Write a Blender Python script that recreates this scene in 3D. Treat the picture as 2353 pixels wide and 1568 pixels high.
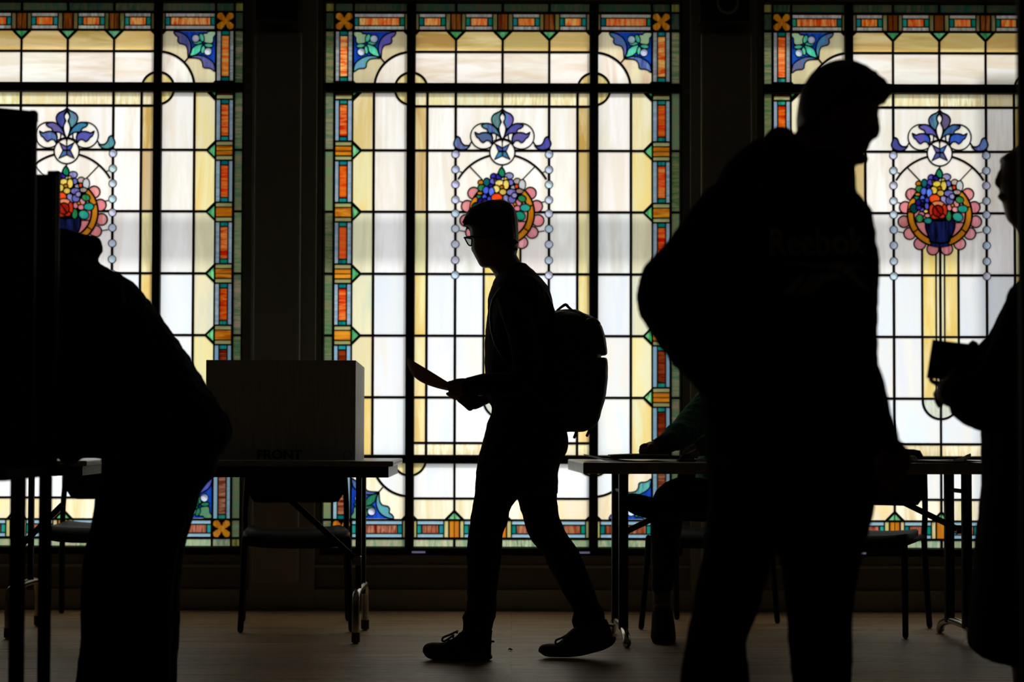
import bpy, bmesh, math, random
from mathutils import Vector, Matrix, noise
from mathutils.geometry import delaunay_2d_cdt
from mathutils.bvhtree import BVHTree

sc = bpy.context.scene
for o in list(bpy.data.objects):
    bpy.data.objects.remove(o)
C = sc.collection

# ------------------------------------------------------------------ camera, light, exposure
FPX, CAMH, HORIZON, ROLL = 5000.0, 0.9, 971.0, 0.15
PITCH = math.atan((HORIZON - 784) / FPX)
cd = bpy.data.cameras.new('camera')
cam = bpy.data.objects.new('camera', cd)
C.objects.link(cam)
sc.camera = cam
cd.sensor_width = 36.0
cd.lens = FPX / 2353 * 36.0
cam.location = (0, 0, CAMH)
cam.rotation_euler = (Matrix.Rotation(math.pi / 2 + PITCH, 3, 'X') @ Matrix.Rotation(math.radians(ROLL), 3, 'Z')).to_euler()
cd.dof.use_dof = True
cd.dof.focus_distance = 8.33
cd.dof.aperture_fstop = 2.8
cd.clip_end = 200

YW = 10.5                      # plane of the stained glass
S = FPX / YW
CX = 1153.2                    # middle window axis in wall units

w = bpy.data.worlds.new('daylight')
sc.world = w
w.use_nodes = True
nt = w.node_tree
bgn = nt.nodes['Background']
tc = nt.nodes.new('ShaderNodeTexCoord')
sp = nt.nodes.new('ShaderNodeSeparateXYZ')
rp = nt.nodes.new('ShaderNodeValToRGB')
mp = nt.nodes.new('ShaderNodeMapRange')
mp.inputs[1].default_value = -1
mp.inputs[2].default_value = 1
nt.links.new(tc.outputs['Generated'], sp.inputs[0])
nt.links.new(sp.outputs[2], mp.inputs[0])
nt.links.new(mp.outputs[0], rp.inputs[0])
nt.links.new(rp.outputs[0], bgn.inputs[0])
rp.color_ramp.elements[0].position = .42
rp.color_ramp.elements[0].color = (.50, .49, .46, 1)
rp.color_ramp.elements[1].position = .56
rp.color_ramp.elements[1].color = (.985, 1.0, 1.04, 1)
bgn.inputs[1].default_value = 1.26

sl = bpy.data.lights.new('sun', 'SUN')
sun = bpy.data.objects.new('sun', sl)
C.objects.link(sun)
sl.energy = 1.6
sl.angle = math.radians(3.0)
sl.color = (1.0, .97, .92)
SUN_DIR = Vector((-.45, -1.0, -.75)).normalized()      # travels into the room
sun.rotation_euler = SUN_DIR.to_track_quat('-Z', 'Y').to_euler()

sc.view_settings.view_transform = 'Standard'
sc.view_settings.look = 'None'
sc.view_settings.gamma = 1
sc.view_settings.use_curve_mapping = False
sc.view_settings.exposure = 0.16
sc.cycles.max_bounces = 6
sc.cycles.diffuse_bounces = 3
sc.cycles.glossy_bounces = 3
sc.cycles.transmission_bounces = 4
sc.cycles.transparent_max_bounces = 6
sc.cycles.caustics_reflective = False
sc.cycles.caustics_refractive = False
sc.cycles.sample_clamp_indirect = 3.0

# ------------------------------------------------------------------ measuring helpers
_p, _r = PITCH, math.radians(ROLL)
_F = Vector((0, math.cos(_p), math.sin(_p)))
_U0 = Vector((0, -math.sin(_p), math.cos(_p)))
_R = Vector((1, 0, 0)) * math.cos(_r) + _U0 * math.sin(_r)
_U = -Vector((1, 0, 0)) * math.sin(_r) + _U0 * math.cos(_r)


def W(x, y, Y):
    """a point of the room at distance Y whose position was read off the photograph"""
    d = _F * FPX + _R * (x - 1176.5) - _U * (y - 784)
    t = Y / d.y
    return Vector((d.x * t, Y, d.z * t + CAMH))


def wallu(x, y):
    p = W(x, y, YW)
    return p.x * S + 1176.5, HORIZON - (p.z - CAMH) * S


def V(y):
    return wallu(1155, y)[1]


def srgb(*c):
    out = []
    for v in c:
        v = v / 255
        out.append(v / 12.92 if v <= .04045 else ((v + .055) / 1.055) ** 2.4)
    return tuple(out)


# ------------------------------------------------------------------ materials
def mat(name, col, rough=.6, metal=0.0, col2=None, scale=20.0, stretch=(1, 1, 1), bump=0.0, spec=.5, sheen=0.0, detail=4):
    m = bpy.data.materials.new(name)
    m.use_nodes = True
    nt = m.node_tree
    b = nt.nodes['Principled BSDF']
    b.inputs['Roughness'].default_value = rough
    b.inputs['Metallic'].default_value = metal
    b.inputs['Specular IOR Level'].default_value = spec
    if sheen:
        b.inputs['Sheen Weight'].default_value = sheen
    tc = nt.nodes.new('ShaderNodeTexCoord')
    mp = nt.nodes.new('ShaderNodeMapping')
    mp.inputs['Scale'].default_value = stretch
    n = nt.nodes.new('ShaderNodeTexNoise')
    n.inputs['Scale'].default_value = scale
    n.inputs['Detail'].default_value = detail
    r = nt.nodes.new('ShaderNodeValToRGB')
    c2 = col2 or tuple(c * .72 for c in col)
    r.color_ramp.elements[0].position = .3
    r.color_ramp.elements[1].position = .7
    r.color_ramp.elements[0].color = (*c2, 1)
    r.color_ramp.elements[1].color = (*col, 1)
    nt.links.new(tc.outputs['Object'], mp.inputs[0])
    nt.links.new(mp.outputs[0], n.inputs[0])
    nt.links.new(n.outputs[0], r.inputs[0])
    nt.links.new(r.outputs[0], b.inputs['Base Color'])
    if bump:
        bn = nt.nodes.new('ShaderNodeBump')
        bn.inputs['Strength'].default_value = bump
        bn.inputs['Distance'].default_value = .01
        nt.links.new(n.outputs[0], bn.inputs['Height'])
        nt.links.new(bn.outputs[0], b.inputs['Normal'])
    return m


M = {}
M['wall'] = mat('dark_plaster', (.215, .205, .165), .8, scale=6, bump=.05)
M['pilaster'] = mat('painted_wood', (.36, .355, .30), .6, scale=5, bump=.03, col2=(.33, .325, .275))
M['ceil'] = mat('ceiling_plaster', (.45, .44, .40), .9)
M['frame'] = mat('black_painted_frame', (.006, .006, .006), .55, scale=8)
M['lead'] = mat('lead_came', (.035, .032, .024), .5, scale=60)
M['black_plastic'] = mat('black_plastic', (.012, .012, .013), .4)
M['chair_plastic'] = mat('chair_plastic', (.006, .006, .006), .65, spec=.12)
M['steel_dark'] = mat('dark_steel', (.014, .014, .014), .5, spec=.3)
M['chrome'] = mat('worn_chrome', (.62, .60, .56), .22, metal=1.0, scale=40)
M['table'] = mat('table_laminate', (.42, .42, .40), .35, scale=30, bump=.02)
M['card'] = mat('corrugated_plastic', (.74, .75, .72), .55, scale=5, stretch=(30, 1, 1), bump=.02)
M['ink'] = mat('black_ink', (.008, .008, .008), .5)
M['skin'] = mat('skin', (.30, .15, .095), .5, scale=40, bump=.03)
M['skin2'] = mat('skin_brown', (.34, .13, .09), .5, scale=40, bump=.03)
M['hair'] = mat('dark_hair', (.012, .009, .007), .5, scale=60, stretch=(1, 1, .2), bump=.3)
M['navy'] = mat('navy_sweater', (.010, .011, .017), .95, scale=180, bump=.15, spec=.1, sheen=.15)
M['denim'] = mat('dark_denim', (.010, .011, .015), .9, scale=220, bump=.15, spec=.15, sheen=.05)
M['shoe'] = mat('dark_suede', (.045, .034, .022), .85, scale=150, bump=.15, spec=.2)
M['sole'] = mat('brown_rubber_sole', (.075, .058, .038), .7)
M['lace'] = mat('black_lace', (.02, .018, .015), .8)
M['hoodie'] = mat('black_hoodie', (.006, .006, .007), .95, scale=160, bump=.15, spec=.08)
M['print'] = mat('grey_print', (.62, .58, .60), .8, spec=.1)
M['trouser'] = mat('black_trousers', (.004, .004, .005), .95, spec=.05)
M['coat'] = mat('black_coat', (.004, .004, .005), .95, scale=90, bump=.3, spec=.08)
M['green'] = mat('green_sweatshirt', (.022, .115, .065), .95, scale=120, bump=.15, spec=.1)
M['pack'] = mat('black_nylon', (.006, .006, .007), .5, scale=260, bump=.1, spec=.4)
M['paper'] = mat('white_paper', (.70, .68, .64), .8)
M['pinkpaper'] = mat('manila_folder', (.42, .25, .20), .8)
M['book'] = mat('black_cover', (.005, .005, .006), .8, spec=.03)
M['red_panel'] = mat('dark_red_trim', (.028, .006, .005), .5)
M['booth'] = mat('booth_panel', (.010, .010, .012), .7, spec=.12)
M['white_sock'] = mat('grey_sock', (.16, .14, .12), .9)
M['ext'] = mat('exterior_timber', (.3, .28, .25), .8)


def translucent_paper(key, col, f):
    m = M[key]
    nt = m.node_tree
    b = nt.nodes['Principled BSDF']
    t = nt.nodes.new('ShaderNodeBsdfTranslucent')
    t.inputs[0].default_value = (*col, 1)
    mx = nt.nodes.new('ShaderNodeMixShader')
    mx.inputs[0].default_value = f
    nt.links.new(b.outputs[0], mx.inputs[1])
    nt.links.new(t.outputs[0], mx.inputs[2])
    nt.links.new(mx.outputs[0], nt.nodes['Material Output'].inputs[0])


translucent_paper('pinkpaper', (.30, .12, .07), .35)
translucent_paper('paper', (.75, .73, .66), .45)


def lens_mat():
    m = bpy.data.materials.new('spectacle_lens')
    m.use_nodes = True
    nt = m.node_tree
    nt.nodes.remove(nt.nodes['Principled BSDF'])
    t = nt.nodes.new('ShaderNodeBsdfTransparent')
    g = nt.nodes.new('ShaderNodeBsdfGlossy')
    g.inputs['Roughness'].default_value = .05
    t.inputs[0].default_value = (.85, .88, .88, 1)
    mx = nt.nodes.new('ShaderNodeMixShader')
    mx.inputs[0].default_value = .06
    nt.links.new(t.outputs[0], mx.inputs[1])
    nt.links.new(g.outputs[0], mx.inputs[2])
    nt.links.new(mx.outputs[0], nt.nodes['Material Output'].inputs[0])
    return m


M['lens'] = lens_mat()


def floor_mat():
    m = bpy.data.materials.new('worn_wood_floor')
    m.use_nodes = True
    nt = m.node_tree
    b = nt.nodes['Principled BSDF']
    tc = nt.nodes.new('ShaderNodeTexCoord')
    br = nt.nodes.new('ShaderNodeTexBrick')
    br.inputs['Scale'].default_value = 1
    br.offset = .37
    br.offset_frequency = 5
    br.squash = 1.3
    br.squash_frequency = 3
    br.inputs['Brick Width'].default_value = 1.6
    br.inputs['Row Height'].default_value = .11
    br.inputs['Mortar Size'].default_value = .0015
    br.inputs['Color1'].default_value = (.78, .50, .25, 1)
    br.inputs['Color2'].default_value = (.60, .37, .18, 1)
    br.inputs['Mortar'].default_value = (.22, .14, .07, 1)
    mp = nt.nodes.new('ShaderNodeMapping')
    mp.inputs['Scale'].default_value = (.30, 6.5, 1)
    n = nt.nodes.new('ShaderNodeTexNoise')
    n.inputs['Scale'].default_value = 4
    n.inputs['Detail'].default_value = 8
    n.inputs['Roughness'].default_value = .72
    mx = nt.nodes.new('ShaderNodeMix')
    mx.data_type = 'RGBA'
    mx.blend_type = 'MULTIPLY'
    mx.inputs[0].default_value = .8
    r = nt.nodes.new('ShaderNodeValToRGB')
    r.color_ramp.elements[0].position = .3
    r.color_ramp.elements[0].color = (.20, .16, .11, 1)
    r.color_ramp.elements[1].position = .60
    r.color_ramp.elements[1].color = (1, 1, 1, 1)
    nt.links.new(tc.outputs['Object'], br.inputs[0])
    nt.links.new(tc.outputs['Object'], mp.inputs[0])
    nt.links.new(mp.outputs[0], n.inputs[0])
    nt.links.new(n.outputs[0], r.inputs[0])
    nt.links.new(br.outputs[0], mx.inputs[6])
    nt.links.new(r.outputs[0], mx.inputs[7])
    nt.links.new(mx.outputs[2], b.inputs['Base Color'])
    n2 = nt.nodes.new('ShaderNodeTexNoise')
    n2.inputs['Scale'].default_value = 1.3
    n2.inputs['Detail'].default_value = 3
    mr = nt.nodes.new('ShaderNodeMapRange')
    mr.inputs[3].default_value = .20
    mr.inputs[4].default_value = .40
    nt.links.new(mp.outputs[0], n2.inputs[0])
    nt.links.new(n2.outputs[0], mr.inputs[0])
    nt.links.new(mr.outputs[0], b.inputs['Roughness'])
    ms = nt.nodes.new('ShaderNodeMapRange')
    ms.inputs[1].default_value = .3
    ms.inputs[2].default_value = .7
    ms.inputs[3].default_value = .12
    ms.inputs[4].default_value = .62
    nt.links.new(n.outputs[0], ms.inputs[0])
    nt.links.new(ms.outputs[0], b.inputs['Specular IOR Level'])
    b.inputs['Specular Tint'].default_value = (1.0, .90, .70, 1)
    bn = nt.nodes.new('ShaderNodeBump')
    bn.inputs['Strength'].default_value = .5
    bn.inputs['Distance'].default_value = .02
    nt.links.new(n.outputs[0], bn.inputs['Height'])
    nt.links.new(bn.outputs[0], b.inputs['Normal'])
    return m


M['floor'] = floor_mat()


def glass_mat():
    """opalescent glass: two colours per pane, some outside light tinted in, marbled together; light comes through from outside"""
    m = bpy.data.materials.new('opalescent_glass')
    m.use_nodes = True
    nt = m.node_tree
    nt.nodes.remove(nt.nodes['Principled BSDF'])
    N = nt.nodes.new
    L = nt.links.new
    a1 = N('ShaderNodeAttribute')
    a1.attribute_name = 'tint'
    a2 = N('ShaderNodeAttribute')
    a2.attribute_name = 'streak'
    ad = N('ShaderNodeAttribute')
    ad.attribute_name = 'grain'
    tc = N('ShaderNodeTexCoord')
    off = N('ShaderNodeVectorMath')
    off.operation = 'ADD'
    ao = N('ShaderNodeAttribute')
    ao.attribute_name = 'shift'
    fr = N('ShaderNodeAttribute')
    fr.attribute_name = 'freq'
    sc3 = N('ShaderNodeVectorMath')
    sc3.operation = 'SCALE'
    L(tc.outputs['Object'], sc3.inputs[0])
    L(fr.outputs['Fac'], sc3.inputs['Scale'])
    L(sc3.outputs[0], off.inputs[0])
    L(ao.outputs['Vector'], off.inputs[1])
    outs = []
    for st, sc_ in (((1, 1, .13), 1.0), ((.13, 1, 1), 1.0)):
        mp = N('ShaderNodeMapping')
        mp.inputs['Scale'].default_value = st
        n = N('ShaderNodeTexNoise')
        n.inputs['Scale'].default_value = sc_
        n.inputs['Detail'].default_value = 5
        n.inputs['Roughness'].default_value = .6
        n.inputs['Distortion'].default_value = .6
        L(off.outputs[0], mp.inputs[0])
        L(mp.outputs[0], n.inputs[0])
        outs.append(n)
    mf = N('ShaderNodeMix')
    L(ad.outputs['Fac'], mf.inputs[0])
    L(outs[0].outputs[0], mf.inputs[2])
    L(outs[1].outputs[0], mf.inputs[3])
    mr = N('ShaderNodeMapRange')
    mr.inputs[1].default_value = .40
    mr.inputs[2].default_value = .62
    L(mf.outputs[0], mr.inputs[0])
    mc = N('ShaderNodeMix')
    mc.data_type = 'RGBA'
    L(mr.outputs[0], mc.inputs[0])
    L(a1.outputs['Color'], mc.inputs[6])
    L(a2.outputs['Color'], mc.inputs[7])
    t = N('ShaderNodeBsdfTranslucent')
    L(mc.outputs[2], t.inputs[0])
    g = N('ShaderNodeBsdfGlossy')
    g.inputs['Roughness'].default_value = .15
    mx = N('ShaderNodeMixShader')
    mx.inputs[0].default_value = .03
    bn = N('ShaderNodeBump')
    bn.inputs['Strength'].default_value = .25
    bn.inputs['Distance'].default_value = .004
    L(mf.outputs[0], bn.inputs['Height'])
    L(bn.outputs[0], t.inputs['Normal'])
    L(t.outputs[0], mx.inputs[1])
    L(g.outputs[0], mx.inputs[2])
    L(mx.outputs[0], nt.nodes['Material Output'].inputs[0])
    return m


M['glass'] = glass_mat()


# ------------------------------------------------------------------ mesh helpers
def link(name, bm, m, parent=None, smooth=False):
    me = bpy.data.meshes.new(name)
    bm.normal_update()
    bm.to_mesh(me)
    bm.free()
    o = bpy.data.objects.new(name, me)
    C.objects.link(o)
    if m:
        me.materials.append(M[m] if isinstance(m, str) else m)
    if smooth:
        for p in me.polygons:
            p.use_smooth = True
    if parent:
        o.parent = parent
        o.matrix_parent_inverse = Matrix.Identity(4)
        o.location = -parent.location if parent.get('wp') else Vector((0, 0, 0))
    return o


def thing(name, label, cat, loc=(0, 0, 0), rz=0, group=None, worldparts=False):
    o = bpy.data.objects.new(name, None)
    C.objects.link(o)
    o.location = loc
    o.rotation_euler = (0, 0, rz)
    o.empty_display_size = .1
    o['label'] = label
    o['category'] = cat
    if group:
        o['group'] = group
    if worldparts:
        o['wp'] = 1
    return o


def struct(o):
    o['kind'] = 'structure'
    return o


def tag(o, label, cat, group=None):
    o['label'] = label
    o['category'] = cat
    if group:
        o['group'] = group
    return o


def box(bm, x0, x1, y0, y1, z0, z1, bev=0.0, rot=None, at=None):
    r = bmesh.ops.create_cube(bm, size=1)
    vs = r['verts']
    for v in vs:
        v.co = Vector(((x0 + x1) / 2 + v.co.x * (x1 - x0), (y0 + y1) / 2 + v.co.y * (y1 - y0), (z0 + z1) / 2 + v.co.z * (z1 - z0)))
    if bev:
        es = list({e for v in vs for e in v.link_edges})
        rr = bmesh.ops.bevel(bm, geom=es, offset=bev, segments=2, affect='EDGES', profile=.6)
        vs = list({v for f in rr['faces'] for v in f.verts} | {v for v in vs if v.is_valid})
    if rot is not None:
        bmesh.ops.rotate(bm, verts=vs, cent=at or Vector(((x0 + x1) / 2, (y0 + y1) / 2, (z0 + z1) / 2)), matrix=rot)
    return vs


def catmull(pts, k):
    """pts: list of equal-length float tuples"""
    if k <= 1 or len(pts) < 3:
        return [tuple(p) for p in pts]
    out = []
    n = len(pts)
    for i in range(n - 1):
        p0, p1, p2, p3 = pts[max(i - 1, 0)], pts[i], pts[i + 1], pts[min(i + 2, n - 1)]
        for j in range(k):
            t = j / k
            out.append(tuple(.5 * ((2 * b) + (-a + c) * t + (2 * a - 5 * b + 4 * c - d) * t * t + (-a + 3 * b - 3 * c + d) * t ** 3)
                             for a, b, c, d in zip(p0, p1, p2, p3)))
    out.append(tuple(pts[-1]))
    return out


def loft(bm, rings):
    rv = [[bm.verts.new(p) for p in r] for r in rings]
    n = len(rings[0])
    for a, b in zip(rv, rv[1:]):
        for i in range(n):
            j = (i + 1) % n
            bm.faces.new((a[i], a[j], b[j], b[i]))
    for r, flip in ((rv[0], True), (rv[-1], False)):
        c = bm.verts.new(sum((v.co for v in r), Vector()) / n)
        for i in range(n):
            j = (i + 1) % n
            bm.faces.new((c, r[j], r[i]) if flip else (c, r[i], r[j]))
    fs = [f for f in bm.faces]
    return fs


def spow(v, e):
    return math.copysign(abs(v) ** e, v)


def vs_loft(bm, rows, Y, shrink=0.0, k=3, n=24, e=.9, dY=None):
    """horizontal slices: (py, xl, xr, half depth[, depth offset])"""
    rows = [r if len(r) == 5 else (*r, 0.0) for r in rows]
    rings = []
    for (py, xl, xr, hd, dy) in catmull(rows, k):
        c = W((xl + xr) / 2, py, Y)
        rx = max((xr - xl) / 2 * Y / FPX - shrink, .004)
        hd = max(hd - shrink, .004)
        rings.append([Vector((c.x + rx * spow(math.cos(a), e), c.y + dy - hd * spow(math.sin(a), e), c.z))
                      for a in (2 * math.pi * i / n for i in range(n))])
    rings.reverse()
    loft(bm, rings)


def hs_loft(bm, rows, Y, k=3, n=20, e=.8, shrink=0.0):
    """slices across the x axis: (px, y top, y bottom, half depth[, depth offset])"""
    rows = [r if len(r) == 5 else (*r, 0.0) for r in rows]
    rings = []
    for (px, yt, yb, hd, dy) in catmull(rows, k):
        c = W(px, (yt + yb) / 2, Y)
        rz = max((yb - yt) / 2 * Y / FPX - shrink, .002)
        hd = max(hd - shrink, .002)
        rings.append([Vector((c.x, c.y + dy - hd * spow(math.cos(a), e), c.z + rz * spow(math.sin(a), e)))
                      for a in (2 * math.pi * i / n for i in range(n))])
    loft(bm, rings)


def tube3(bm, pts, n=12, k=3, cap=True):
    """pts: (x,y,z,r1,r2) in metres; r1 across the view, r2 in depth"""
    pts = catmull([p if len(p) == 5 else (*p, p[3]) for p in pts], k)
    rings = []
    m = len(pts)
    P = [Vector(p[:3]) for p in pts]
    last = None
    for i in range(m):
        t = (P[min(i + 1, m - 1)] - P[max(i - 1, 0)]).normalized()
        ref = Vector((0, 1, 0))
        e1 = t.cross(ref)
        if e1.length < .15:
            e1 = last.copy() if last is not None else t.cross(Vector((0, 0, 1)))
        e1 = (e1 - t * e1.dot(t)).normalized()
        if last is not None and e1.dot(last) < 0:
            e1 = -e1
        last = e1
        e2 = t.cross(e1).normalized()
        rings.append((P[i], t, e1, e2, pts[i][3], pts[i][4]))
    full = []

    def ring(c, e1, e2, a, b):
        return [c + e1 * (a * math.cos(q)) + e2 * (b * math.sin(q)) for q in (2 * math.pi * i / n for i in range(n))]
    if cap:
        c, t, e1, e2, a, b = rings[0]
        r = min(a, b)
        for f in (.98, .7):
            full.append(ring(c - t * r * f, e1, e2, a * math.sqrt(1 - f * f * .99), b * math.sqrt(1 - f * f * .99)))
    for c, t, e1, e2, a, b in rings:
        full.append(ring(c, e1, e2, a, b))
    if cap:
        c, t, e1, e2, a, b = rings[-1]
        r = min(a, b)
        for f in (.7, .98):
            full.append(ring(c + t * r * f, e1, e2, a * math.sqrt(1 - f * f * .99), b * math.sqrt(1 - f * f * .99)))
    loft(bm, full)


def ptube(bm, pts, n=16, k=3, shrink=0.0):
    """pts: (px,py,Y,r[,rdepth]) radii in metres"""
    out = []
    for p in pts:
        q = W(p[0], p[1], p[2])
        out.append((q.x, q.y, q.z, max(p[3] - shrink, .004), max((p[4] if len(p) > 4 else p[3]) - shrink, .004)))
    tube3(bm, out, n, k)


def ell(bm, px, py, Y, rx, rz, ry, rot=0.0, n=14):
    """ellipsoid, radii in metres, rot in the picture plane"""
    c = W(px, py, Y)
    r = bmesh.ops.create_uvsphere(bm, u_segments=n, v_segments=max(8, n // 2 + 2), radius=1)
    mt = Matrix.Translation(c) @ Matrix.Rotation(rot, 4, 'Y') @ Matrix.Diagonal((rx, ry, rz, 1))
    bmesh.ops.transform(bm, matrix=mt, verts=r['verts'])


def clouds(name, size):
    t = bpy.data.textures.new(name, 'CLOUDS')
    t.noise_scale = size
    t.noise_depth = 3
    return t


FOLD = clouds('cloth_folds', .09)
FOLD2 = clouds('cloth_wrinkles', .035)


def skinned(name, bm, m, parent, voxel=.008, smooth=4, fold=0.0, fold2=0.0):
    """unites the overlapping volumes of bm into one continuous surface"""
    bmesh.ops.recalc_face_normals(bm, faces=bm.faces)
    o = link(name, bm, m)
    md = o.modifiers.new('r', 'REMESH')
    md.mode = 'VOXEL'
    md.voxel_size = voxel
    md.use_smooth_shade = True
    if smooth:
        sm = o.modifiers.new('s', 'SMOOTH')
        sm.factor = .5
        sm.iterations = smooth
    for f, tx in ((fold, FOLD), (fold2, FOLD2)):
        if f:
            d = o.modifiers.new('d', 'DISPLACE')
            d.texture = tx
            d.texture_coords = 'GLOBAL'
            d.strength = f
            d.mid_level = .5
    dg = bpy.context.evaluated_depsgraph_get()
    me = bpy.data.meshes.new_from_object(o.evaluated_get(dg))
    o.modifiers.clear()
    old = o.data
    o.data = me
    bpy.data.meshes.remove(old)
    if not me.materials:
        me.materials.append(M[m])
    for p in me.polygons:
        p.use_smooth = True
    if parent:
        o.parent = parent
        o.location = -parent.location
    return o


# ================================================================== the room
X0, X1, YB, ZC = -5.2, 5.2, -3.5, 4.6
TOPV, BOTV = V(5), V(1276)


def zv(v):
    return CAMH + (HORIZON - v) / S


def xu(u):
    return (u - 1176.5) / S


WIN = [('window_1', 148.3, .992), ('window_2', CX, 1.0), ('window_3', 2161.9, .992)]
HW = 414.0                      # half width of an opening in wall units

bm = bmesh.new()
box(bm, X0 - .1, X1 + .1, YB - .1, YW + .35, -.2, 0)
struct(link('floor', bm, 'floor'))
bm = bmesh.new()
box(bm, X0 - .1, X1 + .1, YB - .1, YW + .35, ZC, ZC + .2)
struct(link('ceiling', bm, 'ceil'))
WF = YW - .05                   # face of the window wall
bm = bmesh.new()
box(bm, X0 - .1, X1 + .1, WF, YW + .3, 0, zv(BOTV))
box(bm, X0 - .1, X1 + .1, WF, YW + .3, zv(TOPV), ZC)
edges = [X0 - .1]
for n_, c, s_ in WIN:
    edges += [xu(c - HW * s_), xu(c + HW * s_)]
edges.append(X1 + .1)
for i in range(0, len(edges), 2):
    box(bm, edges[i], edges[i + 1], WF, YW + .3, zv(BOTV), zv(TOPV))
struct(link('wall_back', bm, 'wall'))
bm = bmesh.new()
box(bm, X0 - .1, X0, YB, WF, 0, ZC)
struct(link('wall_left', bm, 'wall'))
bm = bmesh.new()
box(bm, X1, X1 + .1, YB, WF, 0, ZC)
struct(link('wall_right', bm, 'wall'))
bm = bmesh.new()
box(bm, X0 - .1, X1 + .1, YB - .1, YB, 0, ZC)
struct(link('wall_front', bm, 'wall'))
bm = bmesh.new()
box(bm, X0, X1, WF - .02, WF, 0, .10, .004)
struct(link('baseboard_back', bm, 'pilaster'))
# sill rail below the windows
bm = bmesh.new()
box(bm, X0, X1, WF - .015, WF, zv(V(1304)), zv(V(1298)), .002)
struct(link('trim_1', bm, 'pilaster'))


def pilaster(name, ua, ub, pa, pb):
    """flat pier between two windows carrying a raised panel"""
    t = bpy.data.objects.new(name, None)
    C.objects.link(t)
    struct(t)
    x0, x1, z1 = xu(ua), xu(ub), ZC
    bm = bmesh.new()
    box(bm, x0, x1, WF - .03, WF, .0, z1, .003)
    link('pier', bm, 'pilaster', t)
    bm = bmesh.new()
    box(bm, xu(pa), xu(pb), WF - .075, WF - .03, zv(V(1338)), zv(V(84)), .012)
    link('raised_panel', bm, 'pilaster', t)
    return t


pilaster('trim_2', 580, 728, 588, 694)
pilaster('trim_3', 1584, 1736, 1607, 1722)

# outside: eaves, plus an added bar and board to shade parts of the glass
bm = bmesh.new()
box(bm, X0, X1, YW + .32, YW + .95, 3.5, 3.6)
struct(link('trim_4', bm, 'ext'))


bm = bmesh.new()
box(bm, X0, X1, YW + .88, YW + .92, 2.36, 2.55)
struct(link('shade_bar', bm, 'ext'))  # unseen bar, added to throw a shade band across the windows
bm = bmesh.new()
box(bm, 2.70, 4.2, YW + .95, YW + .99, 0, 3.3)
struct(link('shade_board', bm, 'ext'))  # unseen board, added to shade the right part of the last window


# ================================================================== stained glass
PIECES = []      # (polygon, style or None for lead or 'open')
ROUND = []       # roundels (u, v, r)


def P(poly, style, grain=0.0):
    PIECES.append(([(float(a), float(b)) for a, b in poly], style, grain))


def lead(poly):
    P(poly, None)


def rect(x0, x1, y0, y1, style, grain=0.0):
    P([(x0, y0), (x1, y0), (x1, y1), (x0, y1)], style, grain)


def stroke(pts, wd, closed=False):
    n = len(pts)
    for i in range(n if closed else n - 1):
        a, b = Vector(pts[i]), Vector(pts[(i + 1) % n])
        d = b - a
        if d.length < 1e-3:
            continue
        d.normalize()
        nn = Vector((-d.y, d.x)) * wd / 2
        a2, b2 = a - d * wd * .3, b + d * wd * .3
        lead([a2 + nn, b2 + nn, b2 - nn, a2 - nn])


def smooth_poly(pts, k=2):
    n = len(pts)
    out = []
    for i in range(n):
        p0, p1, p2, p3 = pts[i - 1], pts[i], pts[(i + 1) % n], pts[(i + 2) % n]
        for j in range(k):
            t = j / k
            out.append(tuple(.5 * ((2 * b) + (-a + c) * t + (2 * a - 5 * b + 4 * c - d) * t * t + (-a + 3 * b - 3 * c + d) * t ** 3)
                             for a, b, c, d in zip(p0, p1, p2, p3)))
    return out


def shape(pts, style, wd=2.6, grain=0.0, sm=True):
    if sm:
        pts = smooth_poly(pts)
    P(pts, style, grain)
    stroke(pts, wd, True)


def circ(u, v, r, n=24, ry=None, rot=0):
    ry = ry or r
    c, s = math.cos(rot), math.sin(rot)
    return [(u + r * math.cos(a) * c - ry * math.sin(a) * s, v + r * math.cos(a) * s + ry * math.sin(a) * c)
            for a in (2 * math.pi * i / n for i in range(n))]


def arc(u, v, r, a0, a1, n=12):
    return [(u + r * math.cos(math.radians(a0 + (a1 - a0) * i / n)), v + r * math.sin(math.radians(a0 + (a1 - a0) * i / n)))
            for i in range(n + 1)]


def pearl(u, v, r):
    lead(circ(u, v, r + 1.5, 20))
    P(circ(u, v, r, 20), 'open')
    ROUND.append((u, v, r))


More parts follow.
